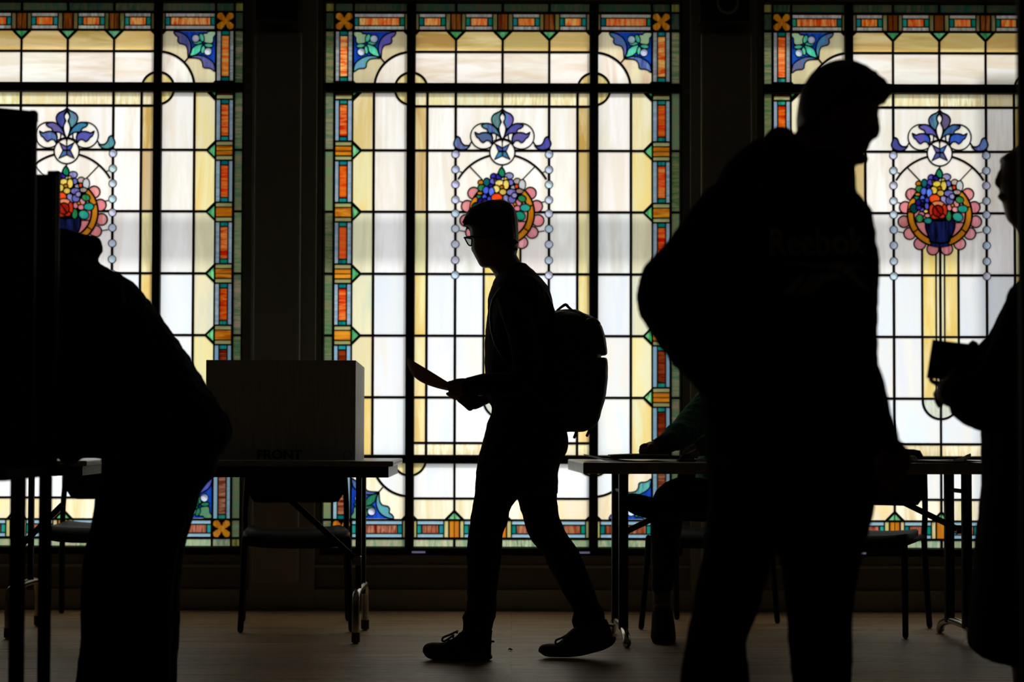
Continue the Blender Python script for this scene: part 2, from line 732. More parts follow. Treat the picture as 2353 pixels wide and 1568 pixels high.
def design():
    vt = {y: V(y) for y in (9.4, 27.2, 33, 68.7, 73.6, 119.8, 191.3, 214.7, 245, 346.5, 487.7, 630.3, 772.2, 914, 1018.7,
                            1045.8, 1066.5, 1146.2, 1193.6, 1198, 1235.5, 1240.8, 1256.6)}
    B = V(1276)
    rect(-HW - 2, HW + 2, TOPV - 3, B + 3, None)
    MU, MH = 211.0, 10.6
    for sx in (-1, 1):
        def R(x0, x1, y0, y1, st, g=0.0):
            a, b = sorted((x0 * sx, x1 * sx))
            rect(a, b, y0, y1, st, g)
        # ---------- outer green border
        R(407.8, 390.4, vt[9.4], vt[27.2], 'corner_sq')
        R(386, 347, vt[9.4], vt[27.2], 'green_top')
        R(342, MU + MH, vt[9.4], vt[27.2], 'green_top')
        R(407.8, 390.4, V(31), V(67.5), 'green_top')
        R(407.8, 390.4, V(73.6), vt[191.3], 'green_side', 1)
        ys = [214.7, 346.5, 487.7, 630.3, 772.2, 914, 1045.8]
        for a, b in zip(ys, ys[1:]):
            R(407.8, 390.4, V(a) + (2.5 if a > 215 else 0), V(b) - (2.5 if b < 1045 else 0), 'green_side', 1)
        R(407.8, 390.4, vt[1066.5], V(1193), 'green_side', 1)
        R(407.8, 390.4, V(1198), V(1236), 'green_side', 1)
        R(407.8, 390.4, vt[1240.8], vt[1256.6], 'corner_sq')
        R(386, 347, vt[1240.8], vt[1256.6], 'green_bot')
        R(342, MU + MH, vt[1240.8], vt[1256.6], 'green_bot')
        # ---------- corner flowers
        for yc in (V(50), V(1217)):
            c = 366.5 * sx
            for q in range(4):
                aa = math.radians(45 + 90 * q)
                P([(c + x_, yc + y_) for x_, y_ in
                   [(math.cos(aa) * 1 - math.sin(aa) * -3.5, math.sin(aa) * 1 + math.cos(aa) * -3.5),
                    (math.cos(aa) * 12 - math.sin(aa) * -7.5, math.sin(aa) * 12 + math.cos(aa) * -7.5),
                    (math.cos(aa) * 20 - math.sin(aa) * -8, math.sin(aa) * 20 + math.cos(aa) * -8),
                    (math.cos(aa) * 24.5 - math.sin(aa) * -2, math.sin(aa) * 24.5 + math.cos(aa) * -2),
                    (math.cos(aa) * 24.5 - math.sin(aa) * 2, math.sin(aa) * 24.5 + math.cos(aa) * 2),
                    (math.cos(aa) * 20 - math.sin(aa) * 8, math.sin(aa) * 20 + math.cos(aa) * 8),
                    (math.cos(aa) * 12 - math.sin(aa) * 7.5, math.sin(aa) * 12 + math.cos(aa) * 7.5),
                    (math.cos(aa) * 1 - math.sin(aa) * 3.5, math.sin(aa) * 1 + math.cos(aa) * 3.5)]], 'flower' if q else 'flower')
            P(circ(c, yc, 7, 12), 'flower')
        # ---------- horizontal long blocks in the corner bays
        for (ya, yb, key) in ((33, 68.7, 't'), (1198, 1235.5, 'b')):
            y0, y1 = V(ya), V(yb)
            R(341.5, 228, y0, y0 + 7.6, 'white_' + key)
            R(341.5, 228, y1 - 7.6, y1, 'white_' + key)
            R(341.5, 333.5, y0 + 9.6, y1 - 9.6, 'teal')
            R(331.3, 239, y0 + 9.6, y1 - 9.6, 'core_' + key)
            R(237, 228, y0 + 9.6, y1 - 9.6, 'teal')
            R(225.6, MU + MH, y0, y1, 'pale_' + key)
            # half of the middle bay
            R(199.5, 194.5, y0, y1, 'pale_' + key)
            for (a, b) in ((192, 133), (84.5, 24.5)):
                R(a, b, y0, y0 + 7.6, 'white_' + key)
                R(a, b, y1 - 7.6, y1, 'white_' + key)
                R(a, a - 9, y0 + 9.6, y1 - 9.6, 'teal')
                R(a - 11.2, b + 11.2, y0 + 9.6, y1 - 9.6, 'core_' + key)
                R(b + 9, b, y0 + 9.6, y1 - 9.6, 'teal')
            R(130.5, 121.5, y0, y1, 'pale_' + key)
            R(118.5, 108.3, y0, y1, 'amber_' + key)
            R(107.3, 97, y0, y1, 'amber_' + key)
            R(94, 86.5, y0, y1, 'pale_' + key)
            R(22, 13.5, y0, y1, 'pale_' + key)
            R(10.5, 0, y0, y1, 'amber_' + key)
        # ---------- green strip middle bay
        for (ya, yb, st) in ((9.4, 27.2, 'green_top'), (1240.8, 1256.6, 'green_bot')):
            R(MU - MH, 110.5, V(ya), V(yb), st)
            R(105, 2.8, V(ya), V(yb), st)
        # ---------- side columns
        def column(y0, y1, c):
            R(385.3, 377.3, y0, y1, 'blue_' + c, 1)
            R(356.2, 347.6, y0, y1, 'blue_' + c, 1)
            R(375, 358.6, y0, y0 + 8.4, 'teal')
            R(375, 358.6, y1 - 8.4, y1, 'teal')
            R(375, 358.6, y0 + 10.6, y1 - 10.6, 'core_' + c, 1)
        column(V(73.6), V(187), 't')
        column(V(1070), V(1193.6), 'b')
        yy = [V(489.0 + 141.3 * (i - 2)) for i in range(0, 7)]
        for i, yc in enumerate(yy):
            if i == 0:
                R(385, 348, V(216.5), V(218.5), 'amber_t')
                R(385, 348, V(220.3), V(228.4), 'pale_m', 1)
            elif i < 6:
                R(385, 348, yc - 20.5, yc - 12.4, 'pale_m', 1)
                if i % 2:
                    R(385, 348, yc - 10.4, yc - .5, 'amber_m', 1)
                    R(385, 348, yc + .5, yc + 10.4, 'amber_m', 1)
                else:
                    R(385, 348, yc - 10.4, yc + 10.4, 'amber_m', 1)
                R(385, 348, yc + 12.8, yc + 20.8, 'pale_m', 1)
            y0 = yc + 24 if i else V(231.4)
            y1 = yy[i + 1] - 24 if i < 6 and i + 1 < len(yy) else V(1043)
            if i < 6:
                column(y0, min(y1, V(1044)), 'm' if i < 4 else 'l')
        # ---------- fields
        def cham(x0, x1, y0, y1, st, g, cs):
            """a pane with cut corners; cs = set of 'io' x 'tb'"""
            c = 19
            k = lambda key: c if key in cs else 0
            # x0 outer, x1 inner
            pts = []
            s_ = 1 if x1 < x0 else -1
            d = lambda kk: (x0 - s_ * kk)
            if k('ot'):
                pts += [(x0, y0 + c), (d(c), y0)]
            else:
                pts += [(x0, y0)]
            if k('it'):
                pts += [(x1 + s_ * 8, y0), (x1, y0 + 8)]
            elif k('iT'):
                pts += [(x1 + s_ * c, y0), (x1, y0 + c)]
            else:
                pts += [(x1, y0)]
            if k('ib'):
                pts += [(x1, y1 - 8), (x1 + s_ * 8, y1)]
            elif k('iB'):
                pts += [(x1, y1 - c), (x1 + s_ * c, y1)]
            else:
                pts += [(x1, y1)]
            if k('ob'):
                pts += [(d(c), y1), (x0, y1 - c)]
            else:
                pts += [(x0, y1)]
            P([(a * sx, b) for a, b in pts], st, g)
        # corner bay top & bottom
        P([(344 * sx, vt[73.6]), ((MU + MH + 8) * sx, vt[73.6]), ((MU + MH) * sx, vt[73.6] + 8), ((MU + MH) * sx, vt[191.3]),
           (339 * sx, vt[191.3]), (344 * sx, vt[191.3] - 5)], 'cream_t')
        P([(344 * sx, vt[1066.5]), ((MU + MH) * sx, vt[1066.5]), ((MU + MH) * sx, vt[1193.6] - 8), ((MU + MH + 8) * sx, vt[1193.6]),
           (344 * sx, vt[1193.6])], 'cream_b')
        cy0, cy1 = V(204.5), V(1056.3)
        # big quarter circles
        P([((MU + 0) * sx, cy0)] + [(MU * sx + sx * 85 * math.cos(math.radians(a)), cy0 - 85 * math.sin(math.radians(a))) for a in range(0, 95, 6)], 'opal_t')
        P([((MU + 0) * sx, cy1)] + [(MU * sx + sx * 85 * math.cos(math.radians(a)), cy1 + 85 * math.sin(math.radians(a))) for a in range(0, 95, 6)], 'opal_b')
        # ---------- side bay columns
        ys = [V(214.7)] + [V(y) for y in (346.5, 487.7, 630.3, 772.2, 914)] + [V(1045.8)]
        for i in range(6):
            a, b = ys[i] + (2.7 if i else 0), ys[i + 1] - (2.7 if i < 5 else 0)
            cham(344, 299.4, a, b, 'yel%d' % i, 0, {'ot', 'ob'} if 0 < i < 5 else ({'ob', 'ot'} if i == 0 else {'ot'}))
            R(293.8, MU + MH, a, b, 'opal%d' % i)
        # triangles at the side
        for i, yc in enumerate(yy):
            if i == 0:
                P([(344.5 * sx, V(214.7)), (336 * sx, V(214.7)), (344.5 * sx, V(214.7) + 7)], 'tri')
            elif i < 6:
                P([(344.5 * sx, yc - 14.5), (329 * sx, yc), (344.5 * sx, yc + 14.5)], 'tri')
        # ---------- middle bay, top rows
        for (x0, x1, o_) in ((MU - MH, 110.3, 0), (105.3, 2.6, 1)):
            cs = {'ot'} if False else set()
            y0, y1 = vt[73.6], vt[119.8] - 2.5
            c = 20
            pts = [(x0 - (8 if o_ == 0 else c), y0), (x1 + c, y0), (x1, y0 + c), (x1, y1), (x0, y1), (x0, y0 + (8 if o_ == 0 else c))]
            P([(a * sx, b) for a, b in pts], 'amber_field', 1)
            R(x0, x1, vt[119.8] + 2.7, vt[191.3], 'opal_t', 1)
            R(x0, x1, vt[1066.5], vt[1146.2] - 2.5, 'opal_b')
            y0, y1 = vt[1146.2] + 2.5, vt[1193.6]
            pts = [(x0, y0), (x1, y0), (x1, y1 - c), (x1 + c, y1), (x0 - (8 if o_ == 0 else c), y1), (x0, y1 - (8 if o_ == 0 else c))]
            P([(a * sx, b) for a, b in pts], 'yel_b')
        for x_ in (107.8,) + ((0,) if sx > 0 else ()):
            yt, yb = vt[73.6], vt[1193.6]
            P([((x_ - 14.5) * sx, yt), ((x_) * sx, yt + 15), ((x_ + 14.5) * sx, yt)], 'tri')
            P([((x_ - 14.5) * sx, yb), ((x_) * sx, yb - 15), ((x_ + 14.5) * sx, yb)], 'tri')
            stroke([(x_ * sx, yb), (x_ * sx, yb - 15)], 1.2)
        # ---------- middle bay, main
        cols = [(MU - MH, 176.0, 'band'), (170.4, 110.6, 'opal'), (105.0, 1.0, 'opal')]
        rows = [(214.7, 245, 'r'), (245, 346.5, '0'), (346.5, 487.7, '1'), (487.7, 630.3, '2'), (630.3, 772.2, '3'), (772.2, 914, '4'),
                (914, 1018.7, '5'), (1018.7, 1045.8, 'r')]
        for x0, x1, st in cols:
            for a, b, t in rows:
                ya = V(a) + (2.7 if a > 215 else 0)
                yb = V(b) - (2.7 if b < 1045 else 0)
                if t == 'r':
                    s2 = 'rowyel'
                elif st == 'band':
                    s2 = 'band' + t
                else:
                    s2 = 'opal' + t
                R(x0, 0.0 if x1 == 1.0 and t in '012' else x1, ya, yb, s2)
    # central lead above motif and below
    stroke([(0, V(214.7)), (0, V(248))], 4.5)
    stroke([(0, V(914)), (0, V(1046))], 4.8)
    # yellow stems below the bouquet
    for a, b, t in ((560, 630.3, '2'), (630.3, 772.2, '3'), (772.2, 914, '4')):
        ya, yb = V(a), V(b) - 2.3
        if a > 600:
            ya += 2.3
        rect(-44.5, 44.5, ya - 2, yb + 2, None)
        for x0, x1, st in ((-39.8, -11.4, 'stem'), (-8.2, -2.6, 'stem_pale'), (2.6, 8.2, 'stem_pale'), (11.4, 39.8, 'stem')):
            rect(x0, x1, ya, yb, st)
    # pendant half circle
    cyp = V(918)
    P([(-39, V(914) + 2.3), (39, V(914) + 2.3)] + [(39 * math.cos(math.radians(a)), cyp + 40 * math.sin(math.radians(a))) for a in range(0, 181, 12)], 'clearish')
    stroke([(42 * math.cos(math.radians(a)), cyp + 43 * math.sin(math.radians(a))) for a in range(0, 181, 10)], 5)
    stroke([(0, V(914)), (0, V(1046))], 4.8)
    # crossings of frame: small circles
    for sx in (-1, 1):
        for cy in (V(204.5), V(1056.3)):
            up = cy < 500
            for quad in range(4):
                a0 = quad * 90                      # 0: below right, 1: below left, 2: above left, 3: above right
                below, right = quad in (0, 1), quad in (0, 3)
                outer = right == (sx > 0)
                if (up and below and not outer) or (not up and not below):
                    continue
                P([(MU * sx, cy)] + arc(MU * sx, cy, 37, a0, a0 + 90, 8), 'quad')
                stroke(arc(MU * sx, cy, 37.5, a0, a0 + 90, 10), 5)
            # only outer quadrant carries the large arc
            if up:
                a0, a1 = (-90, 0) if sx > 0 else (180, 270)
            else:
                a0, a1 = (0, 90) if sx > 0 else (90, 180)
            stroke(arc(MU * sx, cy, 85, a0, a1, 18), 5.2)
    # fill of corner ornaments, traced in the upper left bay
    def tr(pts, sx, sy):
        out = []
        for a, b in pts:
            u, v = wallu(720 + a / 4.481, b / 4.481)
            u = (u - CX)
            if sy < 0:
                v = vt[1193.6] - (v - vt[73.6])
            out.append((u * -sx if sx > 0 else u, v))
        return out
    for sx in (-1, 1):
        for sy in (1, -1):
            T = lambda pts: tr(pts, sx, sy)
            k = 't' if sy > 0 else 'b'
            P(T([(416, 328), (840, 328), (760, 350), (690, 430), (672, 500), (690, 600), (620, 570), (540, 590), (450, 630), (416, 700)]), 'cobalt')
            shape(T([(418, 330), (490, 328), (510, 350), (548, 352), (545, 400), (535, 440), (500, 450), (465, 455), (440, 430), (440, 390), (420, 365)]), 'ltgreen_' + k, 2)
            for cx, cy, rx, ry, ro in ((562, 393, 26, 46, .35), (605, 443, 50, 22, 0), (488, 472, 46, 22, -.1), (546, 515, 22, 44, -.1)):
                shape(T([(cx + x_, cy + y_) for x_, y_ in circ(0, 0, rx, 10, ry, ro)]), 'mint_' + k, 1.8, sm=False)
            shape(T([(548, 455), (610, 468), (655, 500), (670, 545), (683, 583), (620, 570), (575, 535), (563, 490)]), 'mint_' + k, 2)
            shape(T([(850, 328), (760, 350), (700, 400), (672, 470), (675, 540), (700, 592), (705, 520), (730, 470), (790, 455), (810, 425), (805, 390), (835, 370)]), 'wing', 2.4)
            shape(T([(695, 600), (640, 577), (560, 575), (480, 610), (430, 660), (416, 740), (455, 715), (490, 705), (520, 705), (545, 690), (550, 650), (580, 612), (640, 602)]), 'wing', 2.4)
            stroke(T([(683, 583), (735, 645)]), 3.2)
            stroke(T([(418, 328), (418, 740)]), 1.5)
            for cx, cy in ((625, 402), (495, 535)):
                (u, v), = T([(cx, cy)])
                pearl(u, v, 8.3)
    # ---------- pearl strings
    for sx in (-1, 1):
        stroke([(107.8 * sx, V(346)), (107.8 * sx, V(632))], 5)
        for y in (354.8, 389.9, 424.1, 459.5, 491, 526.1, 561.8, 598.2, 632.3):
            pearl(107.8 * sx, V(y), 8.2)
    # ---------- arch and crest, traced from the middle window
    def t4(pts, sx=1):
        out = []
        for a, b in pts:
            u, v = wallu(1000 + a / 3.647, 230 + b / 3.647)
            out.append(((u - CX + .9) * sx, v))
        return out
    yc = V(471.3)
    stroke(arc(0, yc, 117.5, 180 + 31, 360 - 31, 30), 4.6)
    for sx in (-1, 1):
        stroke(t4([(282, 552), (392, 668)], sx) if sx > 0 else [(-a, b) for a, b in t4([(282, 552), (392, 668)])], 2.4)
        for ln in ([(205, 850), (245, 860)], [(205, 1096), (272, 1106)], [(205, 600), (228, 608)]):
            p_ = t4(ln)
            stroke([(a * sx, b) for a, b in p_], 2)
        m_ = lambda pts: [(a * sx, b) for a, b in t4(pts)]
        # rings
        q = m_([(402, 303)])[0]
        stroke(circ(q[0], q[1], 29.8, 30), 2.6, True)
        shape(m_([(385, 212), (420, 196), (460, 200), (500, 228), (530, 270), (552, 325), (535, 305), (500, 280), (465, 277), (445, 275), (430, 245), (405, 235)]), 'leafblue', 2.6)
        stroke(m_([(470, 282), (480, 320), (474, 368)]), 2.4)
        stroke(m_([(480, 345), (510, 335), (550, 322)]), 2.2)
        shape(m_([(330, 270), (360, 285), (385, 275), (430, 272), (465, 290), (478, 325), (470, 368), (455, 345), (425, 340), (400, 358), (375, 340), (362, 320), (345, 310)]), 'curl', 2.6)
        shape(m_([(562, 75), (535, 98), (492, 118), (470, 152), (476, 192), (498, 224), (526, 243), (538, 212), (548, 183), (538, 150), (543, 120), (556, 100)]), 'petal', 2.8)
        stroke(m_([(526, 243), (532, 270), (548, 315)]), 2.2)
        shape(m_([(180, 305), (165, 330), (152, 365), (165, 395), (190, 412), (225, 418), (260, 410), (290, 380), (262, 382), (235, 375), (215, 350), (205, 320)]), 'sideleaf', 2.8)
        stroke(m_([(280, 384), (302, 350)]), 3)
    for sx in (-1, 1):
        m_ = lambda pts: [(a * sx, b) for a, b in t4(pts)]
        lead(m_([(564, 318), (546, 322), (560, 352), (564, 400)]))
    q = t4([(564, 438)])[0]
    P(circ(0, q[1], 29, 30), 'opal1')
    stroke(circ(0, q[1], 29.2, 30), 3, True)
    for sx in (-1, 1):
        m_ = lambda pts: [(a * sx, b) for a, b in t4(pts)]
        shape(m_([(500, 368), (562, 402), (562, 428), (528, 428)]), 'star', 2, sm=False)
        shape(m_([(528, 432), (562, 432), (562, 468), (495, 498)]), 'star', 2, sm=False)
        stroke(m_([(500, 368), (480, 352)]), 2)
        lead(m_([(564, 330), (550, 328), (564, 402)]))
    stroke([(0, q[1] + 29), (0, q[1] + 42)], 3)
    cnd = t4([(562, 108), (541, 135), (540, 160), (552, 185), (535, 220), (533, 255), (545, 300), (556, 322)])
    cnd = [(min(a, 0), b) for a, b in cnd]
    shape(cnd + [(-a, b) for a, b in reversed(cnd)], 'opal1', 2.2)

    # ---------- the bouquet medallion, traced from the right window
    def t5(pts):
        out = []
        for a, b in pts:
            u, v = wallu(2000 + a / 3.646, 230 + b / 3.646)
            out.append(((u - 2162.6) / .992, v))
        return out

    def el5(cx, cy, rx, ry, st, rot=0, wd=2.2, n=12):
        shape(t5([(cx + x_, cy + y_) for x_, y_ in circ(0, 0, rx, n, ry, rot)]), st, wd, sm=False)
    for sx in (-1, 1):
        for cx, cy in ((235, -172), (288, -62), (300, 58), (252, 158), (167, 243), (58, 288)):
            el5(583 + cx * sx, 962 + cy, 50, 50, 'pink', 0, 2.6, 16)
    P(t5([(583 + x_, 960 + y_) for x_, y_ in circ(0, 0, 277, 48)]), None)
    for a0, a1 in ((-52, -16), (-14, 33), (35, 72), (108, 145), (147, 184), (186, 222)):
        n = 7
        ring = [(583 + 264 * math.cos(math.radians(a0 + (a1 - a0) * i / n)), 960 + 264 * math.sin(math.radians(a0 + (a1 - a0) * i / n))) for i in range(n + 1)]
        ring += [(583 + 222 * math.cos(math.radians(a1 + (a0 - a1) * i / n)), 960 + 222 * math.sin(math.radians(a1 + (a0 - a1) * i / n))) for i in range(n + 1)]
        P(t5(ring), 'orange_ring')
    P(t5([(505, 1196), (583, 1208), (660, 1196), (650, 1226), (583, 1236), (510, 1226)]), 'vase')
    P(t5([(583 + x_, 960 + y_) for x_, y_ in circ(0, 0, 209, 40)]), 'pink')
    shape(t5([(480, 1000), (462, 1040), (472, 1100), (500, 1170), (505, 1190), (583, 1200), (660, 1190), (668, 1170), (700, 1100), (710, 1040), (690, 985), (600, 965), (510, 975)]), 'vase', 3)
    stroke(t5([(375, 1022), (465, 1022)]), 2.4)
    stroke(t5([(705, 1028), (790, 1028)]), 2.4)
    P(t5([(583 + x_ * .82, 850 + y_) for x_, y_ in circ(0, 0, 215, 20, 170)]), None)
    F5 = [(405, 700, 22, 20, 'f_orange'), (455, 697, 26, 32, 'f_teal'), (412, 745, 30, 28, 'f_green'), (398, 790, 22, 13, 'f_orange'),
          (388, 822, 24, 18, 'f_green2'), (348, 870, 22, 50, 'f_orange', .45), (368, 908, 34, 38, 'f_dkteal'),
          (512, 652, 26, 26, 'f_purple'), (556, 650, 28, 24, 'f_navy'), (502, 692, 22, 26, 'f_violet'), (528, 682, 12, 12, 'f_grey'), (487, 728, 18, 18, 'f_navy'),
          (640, 645, 34, 26, 'f_lilac'), (655, 700, 22, 24, 'f_violet2'), (612, 672, 15, 17, 'f_yellow'),
          (562, 706, 36, 27, 'f_yellow'), (616, 718, 24, 38, 'f_yellow'), (535, 755, 28, 30, 'f_yellow'), (590, 780, 29, 25, 'f_yellow2'), (580, 738, 17, 15, 'f_amber'),
          (708, 690, 27, 24, 'f_tan'), (750, 720, 27, 42, 'f_white'), (675, 742, 20, 18, 'f_grey2'), (728, 772, 30, 20, 'f_brown'), (704, 732, 15, 18, 'f_red'),
          (450, 767, 26, 32, 'f_blue'), (496, 778, 24, 36, 'f_blue'), (438, 828, 19, 30, 'f_blue'), (478, 838, 18, 22, 'f_blue2'), (466, 804, 11, 13, 'f_dark'),
          (405, 862, 22, 32, 'f_navy2'), (475, 888, 18, 27, 'f_violet'), (432, 916, 22, 15, 'f_violet'), (408, 902, 20, 18, 'f_navy'), (438, 876, 14, 15, 'f_dark'), (440, 846, 16, 14, 'f_navy2'),
          (540, 828, 44, 36, 'f_red'), (660, 782, 38, 26, 'f_lilac2'), (622, 842, 26, 40, 'f_lilac', -.5), (666, 842, 30, 32, 'f_lilac2'), (686, 808, 22, 22, 'f_lilac'),
          (722, 868, 23, 30, 'f_pink'), (664, 902, 20, 26, 'f_pink'), (712, 917, 27, 22, 'f_pink'), (691, 882, 14, 14, 'f_orange'),
          (430, 955, 24, 18, 'f_pink'), (481, 968, 24, 16, 'f_pink'), (467, 932, 18, 15, 'f_yellow'),
          (750, 836, 33, 27, 'f_green', .3), (415, 992, 30, 32, 'f_green'), (658, 972, 24, 42, 'f_green'),
          (776, 912, 40, 30, 'f_mint'), (734, 980, 42, 35, 'f_mint', .4), (485, 1012, 32, 24, 'f_mint'),
          (567, 872, 50, 26, 'f_salmon'), (517, 925, 22, 50, 'f_crimson'), (623, 925, 22, 50, 'f_crimson'), (545, 978, 38, 20, 'f_crimson'), (598, 972, 28, 20, 'f_crimson'),
          (567, 928, 42, 45, 'f_darkred')]
    for f in F5:
        el5(f[0], f[1], f[2] * 1.1, f[3] * 1.1, f[4], f[5] if len(f) > 5 else 0, 1.9)
    stroke(t5([(545, 895), (592, 962)]), 1.8)
    shape(t5([(577, 572), (605, 610), (602, 645), (585, 655), (560, 640), (550, 615)]), 'f_green2', 2.6)
    # slits of daylight below the bottom rail
    for x0, x1 in ((-205, -174), (178, 203)):
        rect(x0, x1, V(1267.5), V(1272), 'slit')


design()

STY = {  # row tints hold painted outside light: warm panes above, bluish below
    'corner_sq': ((165, 165, 85), (120, 110, 50), 14), 'green_top': ((34, 78, 62), (88, 84, 58), 10), 'green_side': ((92, 132, 92), (150, 142, 104), 26),  # green_top is darkened: eave shade put into the glass colour
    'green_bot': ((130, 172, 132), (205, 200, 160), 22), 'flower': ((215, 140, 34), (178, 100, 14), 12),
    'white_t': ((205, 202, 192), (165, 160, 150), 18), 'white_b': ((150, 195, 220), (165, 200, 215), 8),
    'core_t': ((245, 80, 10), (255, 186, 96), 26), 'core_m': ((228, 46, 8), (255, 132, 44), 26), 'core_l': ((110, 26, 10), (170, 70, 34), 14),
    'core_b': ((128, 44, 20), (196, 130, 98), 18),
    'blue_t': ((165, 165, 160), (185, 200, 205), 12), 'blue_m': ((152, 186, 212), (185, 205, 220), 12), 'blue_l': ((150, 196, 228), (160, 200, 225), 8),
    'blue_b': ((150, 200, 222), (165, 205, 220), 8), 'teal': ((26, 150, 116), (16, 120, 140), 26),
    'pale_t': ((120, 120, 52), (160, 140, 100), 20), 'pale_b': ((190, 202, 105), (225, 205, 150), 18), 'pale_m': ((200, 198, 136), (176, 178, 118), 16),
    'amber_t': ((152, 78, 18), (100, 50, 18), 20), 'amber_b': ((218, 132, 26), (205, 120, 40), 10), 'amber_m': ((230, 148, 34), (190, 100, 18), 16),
    'amber_field': ((222, 184, 104), (244, 220, 150), 20), 'tri': ((120, 200, 140), (44, 140, 70), 26),
    'cream_t': ((226, 214, 176), (206, 188, 150), 18), 'cream_b': ((240, 234, 210), (230, 212, 170), 8),
    'opal_t': ((250, 246, 238), (232, 218, 198), 8), 'opal_b': ((228, 234, 240), (236, 236, 230), 5),
    'opal0': ((246, 245, 243), (233, 226, 212), 6), 'opal1': ((247, 245, 240), (234, 227, 214), 6), 'opal2': ((238, 238, 238), (222, 218, 212), 6),
    'opal3': ((222, 230, 239), (228, 233, 234), 4), 'opal4': ((226, 231, 237), (234, 232, 225), 5), 'opal5': ((224, 232, 240), (232, 234, 229), 5),
    'yel0': ((236, 230, 196), (226, 206, 140), 12), 'yel1': ((240, 232, 178), (236, 214, 140), 10), 'yel2': ((232, 230, 194), (214, 210, 176), 8),
    'yel3': ((208, 212, 190), (230, 226, 186), 10), 'yel4': ((226, 222, 186), (236, 222, 150), 10), 'yel5': ((236, 230, 190), (228, 200, 120), 10),
    'yel_b': ((244, 238, 214), (232, 214, 160), 12),
    'band0': ((222, 206, 150), (196, 160, 92), 14), 'band1': ((214, 196, 150), (200, 168, 110), 20), 'band2': ((236, 230, 180), (224, 214, 160), 10),
    'band3': ((234, 222, 160), (226, 190, 110), 8), 'band4': ((240, 228, 180), (232, 206, 140), 8), 'band5': ((238, 222, 160), (232, 200, 130), 8),
    'rowyel': ((242, 238, 206), (224, 206, 150), 14), 'stem': ((236, 224, 166), (230, 200, 110), 8), 'stem_pale': ((232, 228, 190), (226, 214, 180), 6),
    'clearish': ((188, 196, 168), (206, 214, 206), 6), 'quad': ((244, 232, 180), (220, 196, 110), 12),
    'cobalt': ((30, 84, 200), (20, 60, 170), 18), 'ltgreen_t': ((190, 220, 165), (170, 215, 170), 14), 'ltgreen_b': ((110, 160, 125), (90, 150, 110), 10),
    'mint_t': ((70, 196, 160), (100, 215, 180), 12), 'mint_b': ((46, 140, 104), (40, 120, 90), 8), 'wing': ((96, 138, 206), (136, 128, 186), 38),
    'leafblue': ((70, 112, 200), (70, 150, 170), 34), 'curl': ((84, 120, 176), (90, 150, 170), 44), 'petal': ((76, 96, 168), (100, 96, 150), 34),
    'sideleaf': ((78, 116, 160), (100, 100, 130), 26), 'star': ((46, 90, 150), (90, 110, 150), 20),
    'pink': ((216, 118, 124), (222, 150, 156), 24), 'orange_ring': ((214, 142, 34), (196, 116, 20), 12), 'vase': ((8, 10, 30), (26, 36, 96), 5),
    'f_orange': ((216, 140, 30), (200, 110, 20), 10), 'f_teal': ((20, 112, 112), (20, 90, 100), 8), 'f_green': ((60, 140, 78), (30, 110, 60), 12),
    'f_green2': ((28, 146, 104), (20, 120, 80), 8), 'f_dkteal': ((8, 62, 62), (10, 50, 60), 6), 'f_purple': ((52, 40, 120), (80, 70, 190), 18),
    'f_navy': ((34, 24, 110), (50, 40, 160), 16), 'f_navy2': ((40, 30, 130), (30, 20, 90), 10), 'f_violet': ((82, 78, 190), (110, 100, 200), 14),
    'f_violet2': ((110, 106, 200), (130, 130, 210), 10), 'f_grey': ((96, 96, 90), (80, 90, 70), 6), 'f_lilac': ((126, 122, 186), (160, 160, 205), 20),
    'f_yellow': ((232, 196, 52), (236, 220, 130), 16), 'f_yellow2': ((220, 196, 96), (200, 170, 70), 12), 'f_amber': ((196, 124, 20), (170, 90, 10), 10),
    'f_tan': ((176, 158, 146), (196, 180, 170), 12), 'f_white': ((190, 198, 204), (206, 210, 210), 8), 'f_grey2': ((170, 176, 176), (150, 150, 150), 12),
    'f_brown': ((150, 120, 110), (176, 156, 150), 14), 'f_red': ((232, 84, 24), (240, 60, 20), 12), 'f_blue': ((72, 96, 226), (110, 140, 240), 16),
    'f_blue2': ((50, 60, 210), (70, 80, 220), 12), 'f_dark': ((16, 18, 40), (20, 20, 30), 4), 'f_lilac2': ((92, 96, 168), (120, 110, 180), 18),
    'f_pink': ((214, 118, 130), (226, 150, 156), 14), 'f_mint': ((40, 156, 120), (30, 140, 140), 16), 'f_salmon': ((206, 130, 100), (230, 130, 80), 14),
    'f_crimson': ((178, 34, 18), (206, 60, 26), 12), 'f_darkred': ((120, 14, 10), (160, 30, 14), 8), 'slit': ((214, 208, 255), (214, 208, 255), 0),
}


def clip(poly, ax, lim, keep_less):
    out = []
    n = len(poly)
    for i in range(n):
        p, q = poly[i], poly[(i + 1) % n]
        ip = (p[ax] <= lim) == keep_less or p[ax] == lim
        iq = (q[ax] <= lim) == keep_less or q[ax] == lim
        if ip:
            out.append(p)
        if ip != iq:
            t = (lim - p[ax]) / (q[ax] - p[ax])
            r = [p[0] + (q[0] - p[0]) * t, p[1] + (q[1] - p[1]) * t]
            r[ax] = lim
            out.append(tuple(r))
    return out


def inside(poly, x, y):
    c = False
    n = len(poly)
    j = n - 1
    for i in range(n):
        xi, yi = poly[i]
        xj, yj = poly[j]
        if (yi > y) != (yj > y) and x < (xj - xi) * (y - yi) / (yj - yi) + xi:
            c = not c
        j = i
    return c


IRID = [(60, 100, 205), (74, 84, 160), (60, 150, 190), (90, 180, 160), (120, 100, 190), (112, 150, 215), (110, 100, 140), (70, 120, 170), (96, 96, 190)]


